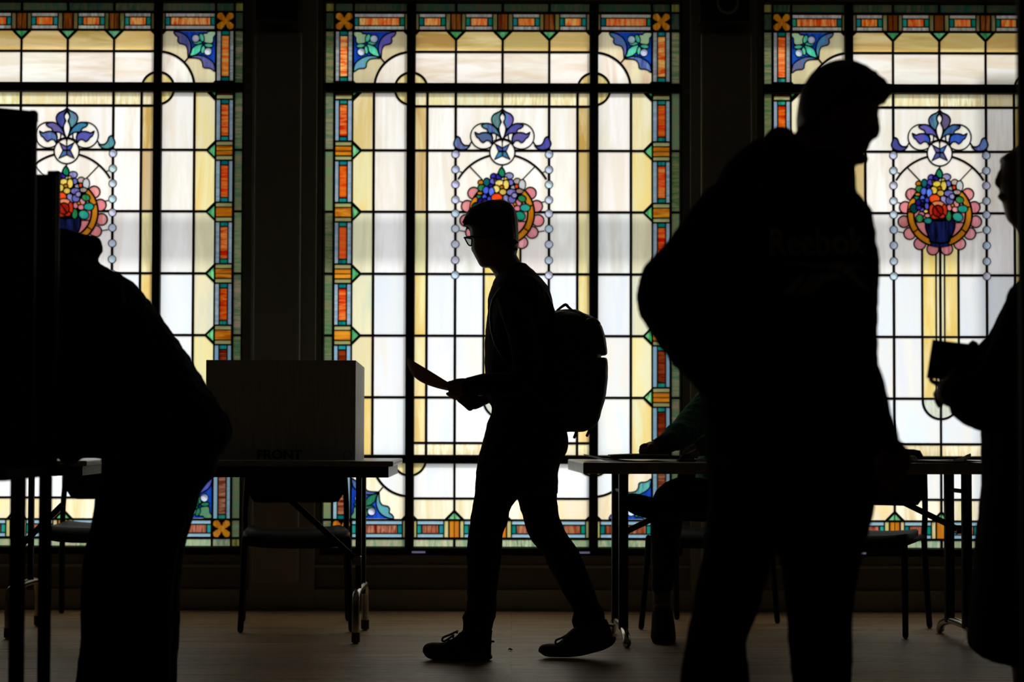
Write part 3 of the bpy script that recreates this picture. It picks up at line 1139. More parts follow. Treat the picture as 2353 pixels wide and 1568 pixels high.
def triangulate():
    """flat planar map of all pieces; the piece laid last wins where they overlap"""
    OV, TR = [], []
    xs = (-450, -211, 0.0, 211, 450)
    ys = (-40, V(204), V(346.5), V(560), V(772), V(1056), 1400)
    for x0, x1 in zip(xs, xs[1:]):
        for y0, y1 in zip(ys, ys[1:]):
            vs, fs, own = [], [], []
            for k, (poly, st, g) in enumerate(PIECES):
                if max(p[0] for p in poly) <= x0 or min(p[0] for p in poly) >= x1 or max(p[1] for p in poly) <= y0 or min(p[1] for p in poly) >= y1:
                    continue
                q = clip(clip(clip(clip(poly, 0, x0, False), 0, x1, True), 1, y0, False), 1, y1, True)
                if len(q) < 3:
                    continue
                b = len(vs)
                vs += [Vector(p) for p in q]
                fs.append(list(range(b, b + len(q))))
                own.append((k, q, min(p[0] for p in q), max(p[0] for p in q), min(p[1] for p in q), max(p[1] for p in q)))
            r = delaunay_2d_cdt(vs, [], fs, 1, 1e-3, False)
            base = len(OV)
            OV += [tuple(v) for v in r[0]]
            grid = {}
            G = 12.0
            for o_ in own:
                for gx in range(int(o_[2] // G), int(o_[3] // G) + 1):
                    for gy in range(int(o_[4] // G), int(o_[5] // G) + 1):
                        grid.setdefault((gx, gy), []).append(o_)
            for f in r[2]:
                a, b, c = (r[0][i] for i in f)
                if abs((b[0] - a[0]) * (c[1] - a[1]) - (b[1] - a[1]) * (c[0] - a[0])) < 1e-5:
                    continue
                x, y = (a[0] + b[0] + c[0]) / 3, (a[1] + b[1] + c[1]) / 3
                for k, q, qa, qb, qc, qd in reversed(grid.get((int(x // G), int(y // G)), ())):
                    if qa <= x <= qb and qc <= y <= qd and inside(q, x, y):
                        TR.append((tuple(base + i for i in f), k))
                        break
    return OV, TR


TV, TT = triangulate()
ZMID = 2.0


def loc2(p):
    return Vector((p[0] / S, 0, zv(p[1])))


def build_lead_mesh():
    bm = bmesh.new()
    vmap = {}

    def gv(i, side):
        k = (i, side)
        if k not in vmap:
            q = loc2(TV[i])
            vmap[k] = bm.verts.new((q.x, -.005 if side == 0 else .005, q.z))
        return vmap[k]
    edge = {}
    for f, pid in TT:
        if PIECES[pid][1] is not None:
            continue
        a, b, c = f
        for i, j in ((a, b), (b, c), (c, a)):
            edge.setdefault((min(i, j), max(i, j)), []).append((i, j))
        try:
            bm.faces.new([gv(i, 0) for i in f])
            bm.faces.new([gv(i, 1) for i in reversed(f)])
        except ValueError:
            pass
    for k, l in edge.items():
        if len(l) == 1:
            i, j = l[0]
            try:
                bm.faces.new((gv(j, 0), gv(i, 0), gv(i, 1), gv(j, 1)))
            except ValueError:
                pass
    bmesh.ops.recalc_face_normals(bm, faces=bm.faces)
    me = bpy.data.meshes.new('leading')
    bm.to_mesh(me)
    bm.free()
    me.materials.append(M['lead'])
    return me


LEAD = build_lead_mesh()


def build_frame_mesh():
    bm = bmesh.new()
    a = HW / S
    z0, z1 = zv(BOTV), zv(TOPV)
    def bar(u0, u1, v0, v1, d):
        box(bm, u0 / S, u1 / S, -d, .03, zv(v1), zv(v0), .0025)
    bar(-HW, -409.2, TOPV, BOTV, .04)
    bar(409.2, HW, TOPV, BOTV, .04)
    bar(-HW, HW, TOPV, V(8), .04)
    bar(-HW, HW, V(1258.5), V(1266), .04)
    for s in (-1, 1):
        bar(211 * s - 9.6, 211 * s + 9.6, TOPV, V(1262), .022)
    bar(-HW, HW, V(192.5), V(213.5), .024)
    bar(-HW, HW, V(1047), V(1065.5), .024)
    me = bpy.data.meshes.new('window_frame')
    bm.to_mesh(me)
    bm.free()
    me.materials.append(M['frame'])
    return me


FRAME = build_frame_mesh()


def build_glass(seed, pid_cols):
    rng = random.Random(seed)
    info = {}
    for i, (poly, st, g) in enumerate(PIECES):
        if st is None or st == 'open':
            continue
        c1, c2, j = STY[st]
        if st in ('leafblue', 'curl', 'petal', 'wing', 'sideleaf', 'star'):
            c1 = rng.choice(IRID)
            c2 = rng.choice(IRID)
            j = 10
        def jit(c):
            k = rng.uniform(-1, 1) * j
            q = srgb(*[min(255, max(0, v + k + rng.uniform(-.3, .3) * j)) for v in c])
            return q if st[:4] in ('opal', 'yel0', 'yel1', 'yel2', 'yel3', 'yel4', 'yel5', 'crea', 'band', 'yel_', 'stem', 'rowy', 'quad', 'clea') or st in ('core_t', 'amber_field', 'mint_t', 'ltgreen_t', 'flower', 'tri') else tuple(v * (.9 if st in ('wing', 'cobalt', 'corner_sq', 'white_t', 'teal', 'amber_m', 'pink', 'core_m') or st[:2] == 'f_' else .76) for v in q)
        a, b = jit(c1), jit(c2)
        if rng.random() < .3:
            a, b = b, a
        fq = 16.0 if st[:4] in ('opal', 'yel0', 'yel1', 'yel2', 'yel3', 'yel4', 'yel5', 'crea', 'band', 'yel_', 'ambe', 'stem') and st[:6] not in ('amber_',) or st == 'amber_field' else 70.0
        info[i] = (a, b, g, (rng.uniform(-9, 9), rng.uniform(-9, 9), rng.uniform(-9, 9)), fq)
    verts, faces, fa = [], [], []
    vm = {}
    for f, pid in TT:
        if pid not in info:
            continue
        ids = []
        for i in f:
            if i not in vm:
                vm[i] = len(verts)
                verts.append(loc2(TV[i]))
            ids.append(vm[i])
        faces.append(ids)
        fa.append(info[pid])
    me = bpy.data.meshes.new('glass_panes')
    me.from_pydata(verts, [], faces)
    t = me.attributes.new('tint', 'FLOAT_COLOR', 'FACE')
    s = me.attributes.new('streak', 'FLOAT_COLOR', 'FACE')
    g = me.attributes.new('grain', 'FLOAT', 'FACE')
    q = me.attributes.new('freq', 'FLOAT', 'FACE')
    h = me.attributes.new('shift', 'FLOAT_VECTOR', 'FACE')
    t, s, g, h, q = (me.attributes[k] for k in ('tint', 'streak', 'grain', 'shift', 'freq'))
    for i, (a, b, gg, sh, fq) in enumerate(fa):
        q.data[i].value = fq
        t.data[i].color = (*a, 1)
        s.data[i].color = (*b, 1)
        g.data[i].value = gg
        h.data[i].vector = sh
    me.materials.append(M['glass'])
    return me


def build_roundels(seed):
    rng = random.Random(seed)
    verts, faces, cols = [], [], []
    for (u, v, r) in ROUND:
        c = loc2((u, v))
        R_ = r / S
        b = len(verts)
        col = srgb(*[max(0, min(255, x + rng.uniform(-14, 14))) for x in (226, 238, 255)])
        col2 = srgb(*[max(0, min(255, x + rng.uniform(-14, 14))) for x in (168, 196, 240)])
        n = 20
        verts.append(c + Vector((0, -.010, 0)))
        for ring in range(1, 6):
            a = ring / 5 * math.pi / 2
            for i in range(n):
                q = 2 * math.pi * i / n
                verts.append(c + Vector((R_ * math.sin(a) * math.cos(q), -.010 * math.cos(a), R_ * math.sin(a) * math.sin(q))))
        for i in range(n):
            faces.append((b, b + 1 + i, b + 1 + (i + 1) % n))
            cols.append((col, col2))
        for ring in range(4):
            for i in range(n):
                p, q = b + 1 + ring * n + i, b + 1 + ring * n + (i + 1) % n
                faces.append((p, p + n, q + n, q))
                cols.append((col, col2))
    me = bpy.data.meshes.new('glass_roundels')
    me.from_pydata(verts, [], faces)
    t = me.attributes.new('tint', 'FLOAT_COLOR', 'FACE')
    s = me.attributes.new('streak', 'FLOAT_COLOR', 'FACE')
    me.attributes.new('grain', 'FLOAT', 'FACE')
    me.attributes.new('freq', 'FLOAT', 'FACE')
    me.attributes.new('shift', 'FLOAT_VECTOR', 'FACE')
    t, s = me.attributes['tint'], me.attributes['streak']
    for i, (a, b) in enumerate(cols):
        t.data[i].color = (*a, 1)
        s.data[i].color = (*b, 1)
    me.materials.append(M['glass'])
    for p in me.polygons:
        p.use_smooth = True
    return me


for k, (nm, cu, sxx) in enumerate(WIN):
    t = bpy.data.objects.new(nm, None)
    C.objects.link(t)
    struct(t)
    t.location = (xu(cu), YW, 0)
    t.scale = (sxx, 1, 1)
    for me_ in (FRAME, LEAD, build_glass(11 + k * 7, None), build_roundels(5 + k)):
        o = bpy.data.objects.new(me_.name.split('.')[0], me_)
        C.objects.link(o)
        o.parent = t

#@@OBJECTS@@
# ================================================================== furniture
def xz_prism(bm, pts, y0, y1):
    """polygon given in x,z extruded between two depths"""
    a = [bm.verts.new((p[0], y0, p[1])) for p in pts]
    b = [bm.verts.new((p[0], y1, p[1])) for p in pts]
    n = len(pts)
    bm.faces.new(a)
    bm.faces.new(list(reversed(b)))
    for i in range(n):
        j = (i + 1) % n
        bm.faces.new((a[j], a[i], b[i], b[j]))
    bmesh.ops.recalc_face_normals(bm, faces=bm.faces)


def rod(bm, a, b, r, n=10):
    tube3(bm, [(*a, r, r), (*b, r, r)], n, 1, False)


def flat_bar(bm, a, b, w, t):
    """flat bar in the xz plane from a to b (x,y,z)"""
    a, b = Vector(a), Vector(b)
    d = (b - a).normalized()
    n = Vector((-d.z, 0, d.x)).normalized() * w / 2
    u = d.cross(n).normalized() * t / 2
    vs = [bm.verts.new(p) for p in (a + n + u, a - n + u, a - n - u, a + n - u, b + n + u, b - n + u, b - n - u, b + n - u)]
    for f in ((0, 1, 2, 3), (7, 6, 5, 4), (0, 4, 5, 1), (1, 5, 6, 2), (2, 6, 7, 3), (3, 7, 4, 0)):
        bm.faces.new([vs[i] for i in f])
    bmesh.ops.recalc_face_normals(bm, faces=bm.faces)


def make_chair(label, x, y, rz, skew=0.0):
    t = thing('stacking_chair', label, 'chair', (x, y, 0), rz, 'dark moulded stacking chairs behind the tables')
    hw, hd, hs = .225, .22, .42
    # shell seat, dished
    bm = bmesh.new()
    rows = []
    for i in range(9):
        v = -1 + i / 4
        row = []
        for j in range(9):
            u = -1 + j / 4
            sx = hw * (1 - .06 * (v > 0) * v)
            z = hs + .012 * (abs(u) ** 3) + .012 * (v ** 2) - (.03 if v < -.9 else 0) - .006
            cx = sx * u * (1 - .08 * (abs(v) ** 6))
            row.append(Vector((cx, hd * v * (1 - .08 * abs(u) ** 6), z)))
        rows.append(row)
    top = [[bm.verts.new(p) for p in r] for r in rows]
    bot = [[bm.verts.new(p - Vector((0, 0, .040))) for p in r] for r in rows]
    for g, fl in ((top, False), (bot, True)):
        for i in range(8):
            for j in range(8):
                q = (g[i][j], g[i][j + 1], g[i + 1][j + 1], g[i + 1][j])
                bm.faces.new(tuple(reversed(q)) if fl else q)
    rim = [(0, j) for j in range(9)] + [(i, 8) for i in range(1, 9)] + [(8, j) for j in range(7, -1, -1)] + [(i, 0) for i in range(7, 0, -1)]
    for k in range(len(rim)):
        a, b = rim[k], rim[(k + 1) % len(rim)]
        bm.faces.new((top[a[0]][a[1]], bot[a[0]][a[1]], bot[b[0]][b[1]], top[b[0]][b[1]]))
    bmesh.ops.recalc_face_normals(bm, faces=bm.faces)
    link('seat', bm, 'chair_plastic', t, True)
    # backrest panel with rounded corners, slightly curved and leaning
    bm = bmesh.new()
    n, m_ = 14, 8
    z0, z1 = .535, .785

    def bp(u, v, off):
        r = .055
        hz = (z1 - z0) / 2
        hx = .222
        d = max(0.0, (abs(u) * hx - (hx - r)) / r)
        lim = hz - r + r * math.sqrt(max(0.0, 1 - min(1, d) ** 2))
        z = (z0 + z1) / 2 + v * lim
        yy = hd + .01 + (z - z0) * .22 - .05 * (1 - u * u) * -1 + off
        return Vector((u * hx, yy + skew * 0, z))
    fr = [[bm.verts.new(bp(-1 + 2 * j / n, -1 + 2 * i / m_, 0)) for j in range(n + 1)] for i in range(m_ + 1)]
    bk = [[bm.verts.new(bp(-1 + 2 * j / n, -1 + 2 * i / m_, .014)) for j in range(n + 1)] for i in range(m_ + 1)]
    for g in (fr, bk):
        for i in range(m_):
            for j in range(n):
                bm.faces.new((g[i][j], g[i][j + 1], g[i + 1][j + 1], g[i + 1][j]))
    rim = [(0, j) for j in range(n + 1)] + [(i, n) for i in range(1, m_ + 1)] + [(m_, j) for j in range(n - 1, -1, -1)] + [(i, 0) for i in range(m_ - 1, 0, -1)]
    for k in range(len(rim)):
        a, b = rim[k], rim[(k + 1) % len(rim)]
        bm.faces.new((fr[a[0]][a[1]], bk[a[0]][a[1]], bk[b[0]][b[1]], fr[b[0]][b[1]]))
    bmesh.ops.remove_doubles(bm, verts=bm.verts, dist=1e-5)
    bmesh.ops.recalc_face_normals(bm, faces=bm.faces)
    link('backrest', bm, 'chair_plastic', t, True)
    for s in (-1, 1):
        bm = bmesh.new()
        tube3(bm, [(s * .236, -hd - .02, .012, .013), (s * .226, -hd + .02, .25, .0135), (s * .222, -hd + .035, .395, .0135)], 10, 3)
        link('leg', bm, 'chair_plastic', t, True)
        bm = bmesh.new()
        tube3(bm, [(s * .236, hd + .05, .012, .013), (s * .228, hd + .01, .25, .0135), (s * .224, hd - .005, .41, .0135)], 10, 3)
        link('leg', bm, 'chair_plastic', t, True)
        bm = bmesh.new()
        tube3(bm, [(s * .224, hd - .005, .40, .0135), (s * .226, hd + .012, .5, .013), (s * .222, hd + .03, .6, .013), (s * .214, hd + .06, .74, .012)], 10, 3)
        link('back_upright', bm, 'chair_plastic', t, True)
        bm = bmesh.new()
        rod(bm, (s * .222, -hd + .03, .392), (s * .224, hd, .405), .011)
        link('side_rail', bm, 'chair_plastic', t, True)
    return t


def folding_table(label, x0, x1, yn, yf, group, legs, thick=.045, apron=0.0, top_z=.742, brace=(), inset=.10):
    xc, ycn = (x0 + x1) / 2, (yn + yf) / 2
    t = thing('folding_table', label, 'table', (xc, ycn, 0), 0, group)
    bm = bmesh.new()
    box(bm, x0 - xc, x1 - xc, yn - ycn, yf - ycn, top_z - thick, top_z, .006)
    link('table_top', bm, 'table', t)
    if apron:
        bm = bmesh.new()
        box(bm, x0 - xc + .02, x1 - xc - .02, yn - ycn + .012, yn - ycn + .05, top_z - thick - apron, top_z - thick, .002)
        box(bm, x0 - xc + .02, x1 - xc - .02, yf - ycn - .05, yf - ycn - .012, top_z - thick - apron, top_z - thick, .002)
        box(bm, x0 - xc + .02, x0 - xc + .04, yn - ycn + .05, yf - ycn - .05, top_z - thick - apron, top_z - thick, .002)
        box(bm, x1 - xc - .04, x1 - xc - .02, yn - ycn + .05, yf - ycn - .05, top_z - thick - apron, top_z - thick, .002)
        link('apron', bm, 'black_plastic', t)
    zb = top_z - thick
    for lx, style in legs:
        lx -= xc
        bm = bmesh.new()
        if style == 'arch':            # two poles standing on an arched foot bar
            for yy in (-.16, .12):
                box(bm, lx - .019, lx + .019, yy - .018, yy + .018, .06, zb, .005)
            link('leg', bm, 'steel_dark', t)
            bm = bmesh.new()
            pts = [(lx, -.29, .016, .018), (lx, -.25, .045, .017), (lx, -.14, .068, .016), (lx, 0, .072, .016),
                   (lx, .12, .068, .016), (lx, .24, .045, .017), (lx, .28, .016, .018)]
            tube3(bm, pts, 10, 3)
            link('foot_bar', bm, 'chrome', t, True)
            bm = bmesh.new()
            rod(bm, (lx, -.12, .62), (lx, .10, .62), .009)
            link('crossbar', bm, 'steel_dark', t)
        else:                          # inverted U of tube, pole on top
            for yy in (-.15, .12):
                box(bm, lx - .012, lx + .012, yy - .014, yy + .014, .17, zb, .004)
            link('leg', bm, 'steel_dark', t)
            bm = bmesh.new()
            pts = [(lx, -.29, .012, .016), (lx, -.29, .14, .016), (lx, -.275, .18, .016), (lx, -.24, .20, .016), (lx, 0, .205, .016),
                   (lx, .22, .20, .016), (lx, .26, .18, .016), (lx, .275, .14, .016), (lx, .275, .012, .016)]
            tube3(bm, pts, 10, 2)
            link('foot_loop', bm, 'chrome', t, True)
            for yy in (-.29, .275):
                bm = bmesh.new()
                tube3(bm, [(lx, yy, .006, .018), (lx, yy, .045, .018)], 10, 1, False)
                link('foot_cap', bm, 'black_plastic', t)
    for a, b in brace:
        bm = bmesh.new()
        flat_bar(bm, (a[0] - xc, a[1], a[2]), (b[0] - xc, b[1], b[2]), .024, .008)
        link('folding_brace', bm, 'steel_dark', t)
        bm = bmesh.new()
        q = Vector((b[0] - xc, b[1], b[2]))
        box(bm, q.x - .016, q.x + .016, q.y - .02, q.y + .02, q.z - .016, q.z + .02, .003)
        link('brace_clip', bm, 'chrome', t)
    return t


G_T = 'folding tables standing in front of the stained glass windows'
YT = 9.2
folding_table('small folding table in the middle left carrying the white voting screen', -1.62, -.478, 8.80, 9.54, G_T,
              [(-.632, 'loop'), (-1.48, 'loop')], thick=.022, apron=.045, brace=[((-.93, 8.95 - 9.17, .60), (-.632, 8.95 - 9.17, .33))])
ft = folding_table('light grey folding table at right covered with papers', .2617, 2.0917, 8.70, 9.45, G_T,
              [(.445, 'arch'), (1.86, 'arch')], thick=.046,
              brace=[((.62, -.1, .53), (.455, -.1, .45)), ((1.52, -.08, .62), (1.85, -.08, .46))])
ft.rotation_euler = (0, 0, .056)
folding_table('folding table at the far left edge beyond the voting booth', -3.3, -1.745, 8.95, 9.7, G_T,
              [(-2.08, 'loop'), (-3.1, 'loop')], thick=.022, apron=.040, top_z=.738, brace=[((-1.88, -.2, .55), (-2.07, -.2, .36))])

make_chair('black stacking chair tucked behind the table with the white voting screen', -.945, 9.58, math.radians(6))
make_chair('black stacking chair behind the far left table by the dark booth', -1.87, 9.96, 0)
make_chair('black stacking chair behind the papers at the right end of the long table', 1.52, 9.45, math.radians(-22))
make_chair('black stacking chair the green-sleeved person sits on', .875, 9.65, math.radians(-22))


# ---- voting screen of white corrugated sheet
def voting_screen():
    t = thing('voting_screen', 'white three-sided voting privacy screen marked FRONT on the middle left table', 'privacy screen', (-.945, 9.1, .742))
    x0, x1 = -1.247 + .945, -.643 + .945
    yn, yf = 8.90 - 9.1, 9.37 - 9.1
    bm = bmesh.new()
    box(bm, x0, x1, yn, yn + .005, .0005, .41, .001)
    link('front_panel', bm, 'card', t)
    for x in (x0 + .001, x1 - .001):
        bm = bmesh.new()
        s = 1 if x > 0 else -1
        pts = [(yn, .0005), (yf, .0005), (yf, .392), (yn, .41)]
        a = [bm.verts.new((x, p[0], p[1])) for p in pts]
        b = [bm.verts.new((x + .005 * s + .004 * s * (p[0] > 0), p[0], p[1])) for p in pts]
        bm.faces.new(a)
        bm.faces.new(list(reversed(b)))
        for i in range(4):
            bm.faces.new((a[(i + 1) % 4], a[i], b[i], b[(i + 1) % 4]))
        bmesh.ops.recalc_face_normals(bm, faces=bm.faces)
        link('side_panel', bm, 'card', t)
    # printing
    fc = bpy.data.curves.new('txt', 'FONT')
    fc.body = 'FRONT'
    fc.size = .052
    fc.offset = .0012
    fc.extrude = .0006
    fc.align_x = 'CENTER'
    o = bpy.data.objects.new('txt', fc)
    C.objects.link(o)
    dg = bpy.context.evaluated_depsgraph_get()
    me = bpy.data.meshes.new_from_object(o.evaluated_get(dg))
    bpy.data.objects.remove(o)
    me.transform(Matrix.Translation(((643 - 1176.5) / 562 + .945, yn - .0008, .006)) @ Matrix.Rotation(math.pi / 2, 4, 'X') @ Matrix.Diagonal((1.08, 1, 1, 1)))
    me.materials.clear()
    me.materials.append(M['ink'])
    o = bpy.data.objects.new('printed_word', me)
    C.objects.link(o)
    o.parent = t
    bm = bmesh.new()
    cx, cz = (800 - 1176.5) / 562 + .945, .023
    n = 28
    for r0, r1 in ((.0148, .0168),):
        vi = [bm.verts.new((cx + r0 * math.cos(2 * math.pi * i / n), yn - .0008, cz + r0 * math.sin(2 * math.pi * i / n))) for i in range(n)]
        vo = [bm.verts.new((cx + r1 * math.cos(2 * math.pi * i / n), yn - .0008, cz + r1 * math.sin(2 * math.pi * i / n))) for i in range(n)]
        for i in range(n):
            j = (i + 1) % n
            bm.faces.new((vi[i], vi[j], vo[j], vo[i]))
    r = bmesh.ops.extrude_face_region(bm, geom=bm.faces[:])
    bmesh.ops.translate(bm, verts=[v for v in r['geom'] if isinstance(v, bmesh.types.BMVert)], vec=(0, .0006, 0))
    link('printed_ring', bm, 'ink', t)


voting_screen()


# ---- voting booth close to the camera at the left edge
def voting_booth():
    ox, oy = -1.37, 6.1
    t = thing('voting_booth', 'tall dark voting booth on legs cut off by the left edge', 'voting booth', (ox, oy, 0))

    def b_(name, m, x0, x1, y0, y1, z0, z1, bev=.004):
        bm = bmesh.new()
        box(bm, x0 - ox, x1 - ox, y0 - oy, y1 - oy, z0, z1, bev)
        return link(name, bm, m, t)
    b_('writing_shelf', 'booth', -1.95, -1.30, 5.60, 6.40, .745, .775)
    zt = .9 + (971 - 256) / 833
    o = b_('front_privacy_panel', 'red_panel', -1.98, -1.333, 5.98, 6.0, .775, zt - .004)
    b_('edge_strip', 'booth', -1.333, -1.316, 5.975, 6.005, .775, zt)
    o = b_('front_insert', 'booth', -1.97, -1.395, 5.968, 5.979, .80, .9 + (971 - 372) / 833)
    # sloping top rail
    bm = bmesh.new()
    a = [(-1.99 - ox, zt + .012 + .11), (-1.316 - ox, zt - .004), (-1.316 - ox, zt - .03), (-1.99 - ox, zt + .06)]
    a[0] = (-1.99 - ox, zt + .06)
    a[3] = (-1.99 - ox, zt - .03)
    xz_prism(bm, a, 5.97 - oy, 6.01 - oy)
    link('top_rail', bm, 'booth', t)
    z2 = .9 + (971 - 403) / 815
    b_('side_privacy_panel', 'booth', -1.36, -1.288, 6.12, 6.14, .775, z2)
    b_('corner_post', 'booth', -1.318, -1.285, 6.14, 6.17, .745, .9 + (971 - 395) / 812)
    for (xa, xb, y) in ((28, 62, 5.9), (94, 124, 6.13), (28, 62, 6.2), (94, 124, 6.5)):
        s_ = FPX / y
        x0, x1 = (xa - 1176.5) / s_, (xb - 1176.5) / s_
        x1 = x0 + .040 if xa < 50 else x0 + .034
        b_('leg', 'booth', x0, x1, y - .012, y + .012, 0, .745, .004)
    for y in (5.65, 6.36):
        b_('leg', 'booth', -1.94, -1.90, y - .012, y + .012, 0, .745, .004)


voting_booth()

# ---- dark partition at the right edge, near the camera
bm = bmesh.new()
box(bm, 1.131, 1.60, 4.82, 4.87, 0, 2.35, .01)
tag(link('partition', bm, 'booth'), 'black partition edge running down the right side of the picture', 'partition')
bpy.data.objects['partition'].data.transform(Matrix.Shear('XZ', 4, (.0048, 0)) if False else Matrix.Identity(4))


# ---- boxes on the piers: loudspeaker at the right, plain box at the left
def wall_box(name, label, cat, ua, ub, ring):
    x0, x1 = xu(ua), xu(ub)
    zb = zv(V(68))
    t = thing(name, label, cat, ((x0 + x1) / 2, WF - .075, zb))
    bm = bmesh.new()
    box(bm, (x0 - x1) / 2, (x1 - x0) / 2, -.10, 0, 0, .30, .006)
    link('housing', bm, 'black_plastic', t)
    if ring:
        cx = xu(wallu(1662, 27)[0]) - (x0 + x1) / 2
        cz = zv(wallu(1662, 27)[1]) - zb
        bm = bmesh.new()
        n, m_ = 32, 8
        vs = []
        for i in range(n):
            a = 2 * math.pi * i / n
            row = []
            for j in range(m_):
                b = 2 * math.pi * j / m_
                R_ = .048 + .007 * math.cos(b)
                row.append(bm.verts.new((cx + R_ * math.cos(a), -.102 + .007 * math.sin(b), cz + R_ * math.sin(a))))
            vs.append(row)
        for i in range(n):
            for j in range(m_):
                bm.faces.new((vs[i][j], vs[(i + 1) % n][j], vs[(i + 1) % n][(j + 1) % m_], vs[i][(j + 1) % m_]))
        bmesh.ops.recalc_face_normals(bm, faces=bm.faces)
        link('speaker_ring', bm, 'pilaster', t, True)
        bm = bmesh.new()
        bmesh.ops.create_cone(bm, cap_ends=True, segments=32, radius1=.043, radius2=.02, depth=.016,
                              matrix=Matrix.Translation((cx, -.101, cz)) @ Matrix.Rotation(math.pi / 2, 4, 'X'))
        link('speaker_cone', bm, 'black_plastic', t, True)


wall_box('wall_speaker', 'black wall speaker with a round ring high on the right pier', 'speaker', 1600, 1712, True)
wall_box('wall_box', 'plain black box mounted high on the left pier', 'box', 594, 692, False)


# ---- papers and small things on the right table
TZ = .742


def sheet(name, label, cat, m, x0, x1, y0, y1, z, f, parent=None, nx=24, ny=10, th=.0008, group=None):
    bm = bmesh.new()
    g = [[None] * (nx + 1) for _ in range(ny + 1)]
    h = [[None] * (nx + 1) for _ in range(ny + 1)]
    cx, cy = (x0 + x1) / 2, (y0 + y1) / 2
    for i in range(ny + 1):
        for j in range(nx + 1):
            u, v = j / nx, i / ny
            zz = f(u, v)
            p = Vector((x0 + (x1 - x0) * u - cx, y0 + (y1 - y0) * v - cy, zz))
            g[i][j] = bm.verts.new(p)
            h[i][j] = bm.verts.new(p + Vector((0, 0, th)))
    for q, fl in ((g, True), (h, False)):
        for i in range(ny):
            for j in range(nx):
                c = (q[i][j], q[i][j + 1], q[i + 1][j + 1], q[i + 1][j])
                bm.faces.new(tuple(reversed(c)) if fl else c)
    rim = [(0, j) for j in range(nx + 1)] + [(i, nx) for i in range(1, ny + 1)] + [(ny, j) for j in range(nx - 1, -1, -1)] + [(i, 0) for i in range(ny - 1, 0, -1)]
    for k in range(len(rim)):
        a, b = rim[k], rim[(k + 1) % len(rim)]
        bm.faces.new((g[a[0]][a[1]], h[a[0]][a[1]], h[b[0]][b[1]], g[b[0]][b[1]]))
    bmesh.ops.recalc_face_normals(bm, faces=bm.faces)
    o = link(name, bm, m, None, True)
    o.location = (cx, cy, z)
    if label:
        tag(o, label, cat, group)
    return o


def X_at(px, Y):
    return W(px, 1000, Y).x


sheet('paper_sheet', 'pale paper sheet with a curling left end on the right table', 'paper', 'paper', X_at(1343, 8.85), X_at(1530, 8.85), 8.78, 9.0, TZ + .0005,
      lambda u, v: .020 * max(0, (1 - u * 4)) + .010 * (.5 + .5 * math.cos(u * 6.0 - 1.2)) * (.4 + .6 * v) * (u < .93))
sheet('folder', 'brown folder lying under the hand of the green-sleeved person', 'folder', 'pinkpaper', X_at(1400, 8.9), X_at(1541, 8.9), 8.79, 9.03, TZ + .018,
      lambda u, v: .004 * math.sin(u * 3.1), th=.008, nx=10)
sheet('notebook', 'flat dark notebook beside the folder on the right table', 'notebook', 'book', X_at(1560, 8.85), X_at(1596, 8.85), 8.78, 8.98, TZ + .0005,
      lambda u, v: 0, th=.009, nx=2, ny=2)
sheet('paper_stack', 'thin stack of white paper behind the dark notebook', 'paper', 'paper', X_at(1600, 8.9), X_at(1650, 8.9), 8.80, 9.0, TZ + .0005,
      lambda u, v: 0, th=.011, nx=3, ny=2)
sheet('desk_mat', 'thin dark mat under the crumpled paper on the right table', 'mat', 'book', X_at(2060, 8.9), X_at(2236, 8.9), 8.74, 9.1, TZ + .0005,
      lambda u, v: .003 * math.sin(u * 5) ** 2, th=.003, nx=12, ny=3)


def crumpled(name, label, px, py, Y, w_, h_, d_, seed):
    rng = random.Random(seed)
    bm = bmesh.new()
    bmesh.ops.create_icosphere(bm, subdivisions=3, radius=1)
    for v in bm.verts:
        n_ = noise.noise(v.co * 2.3 + Vector((seed, 0, 0)))
        v.co *= 1 + .45 * n_
        v.co = Vector((v.co.x * w_, v.co.y * d_, max(v.co.z, -.55) * h_))
    zm = min(v.co.z for v in bm.verts)
    for v in bm.verts:
        v.co.z -= zm
    o = link(name, bm, 'paper')
    q = W(px, py, Y)
    o.location = (q.x, Y, TZ + .0045)
    tag(o, label, 'paper')


crumpled('crumpled_tissue', 'small rounded white tissue beside the hand of the big man', 2096, 1052, 8.9, .020, .014, .03, 3)


def crushed_sheet():
    bm = bmesh.new()
    q0 = W(2210, 1052, 8.9)
    pts = [(-.046, 0), (-.028, .009), (-.006, .013), (.012, .022), (.034, .032), (.040, .026), (.031, .021), (.034, .012), (.024, .004), (.0, .0)]
    a = [bm.verts.new((p[0], -.03 + .02 * (i % 3), p[1])) for i, p in enumerate(pts)]
    b = [bm.verts.new((p[0] * .8 + .004, .05 - .012 * (i % 2), p[1] * .8)) for i, p in enumerate(pts)]
    n = len(pts)
    bm.faces.new(a)
    bm.faces.new(list(reversed(b)))
    for i in range(n):
        j = (i + 1) % n
        bm.faces.new((a[j], a[i], b[i], b[j]))
    bmesh.ops.recalc_face_normals(bm, faces=bm.faces)
    bmesh.ops.triangulate(bm, faces=bm.faces)
    o = link('crumpled_paper', bm, 'paper')
    o.location = (q0.x, 8.9, TZ + .0045)
    tag(o, 'pointed crumpled white paper near the right end of the long table', 'paper')


crushed_sheet()
bm = bmesh.new()
q = W(1173, 1493, 8.62)
tube3(bm, [(-.008, 0, .004, .002), (-.002, .004, .006, .004), (.004, -.003, .003, .003), (.009, .002, .004, .001)], 6, 2)
o = link('scrap', bm, 'ink', None, True)
o.location = (q.x, 8.62, .001)
tag(o, 'tiny dark scrap on the floor between the shoes of the walking student', 'litter')


# ================================================================== people
def person(label, px, Y):
    q = W(px, 1500, Y)
    t = thing('person', label, 'person', (q.x, Y, 0))
    t['wp'] = 1
    return t


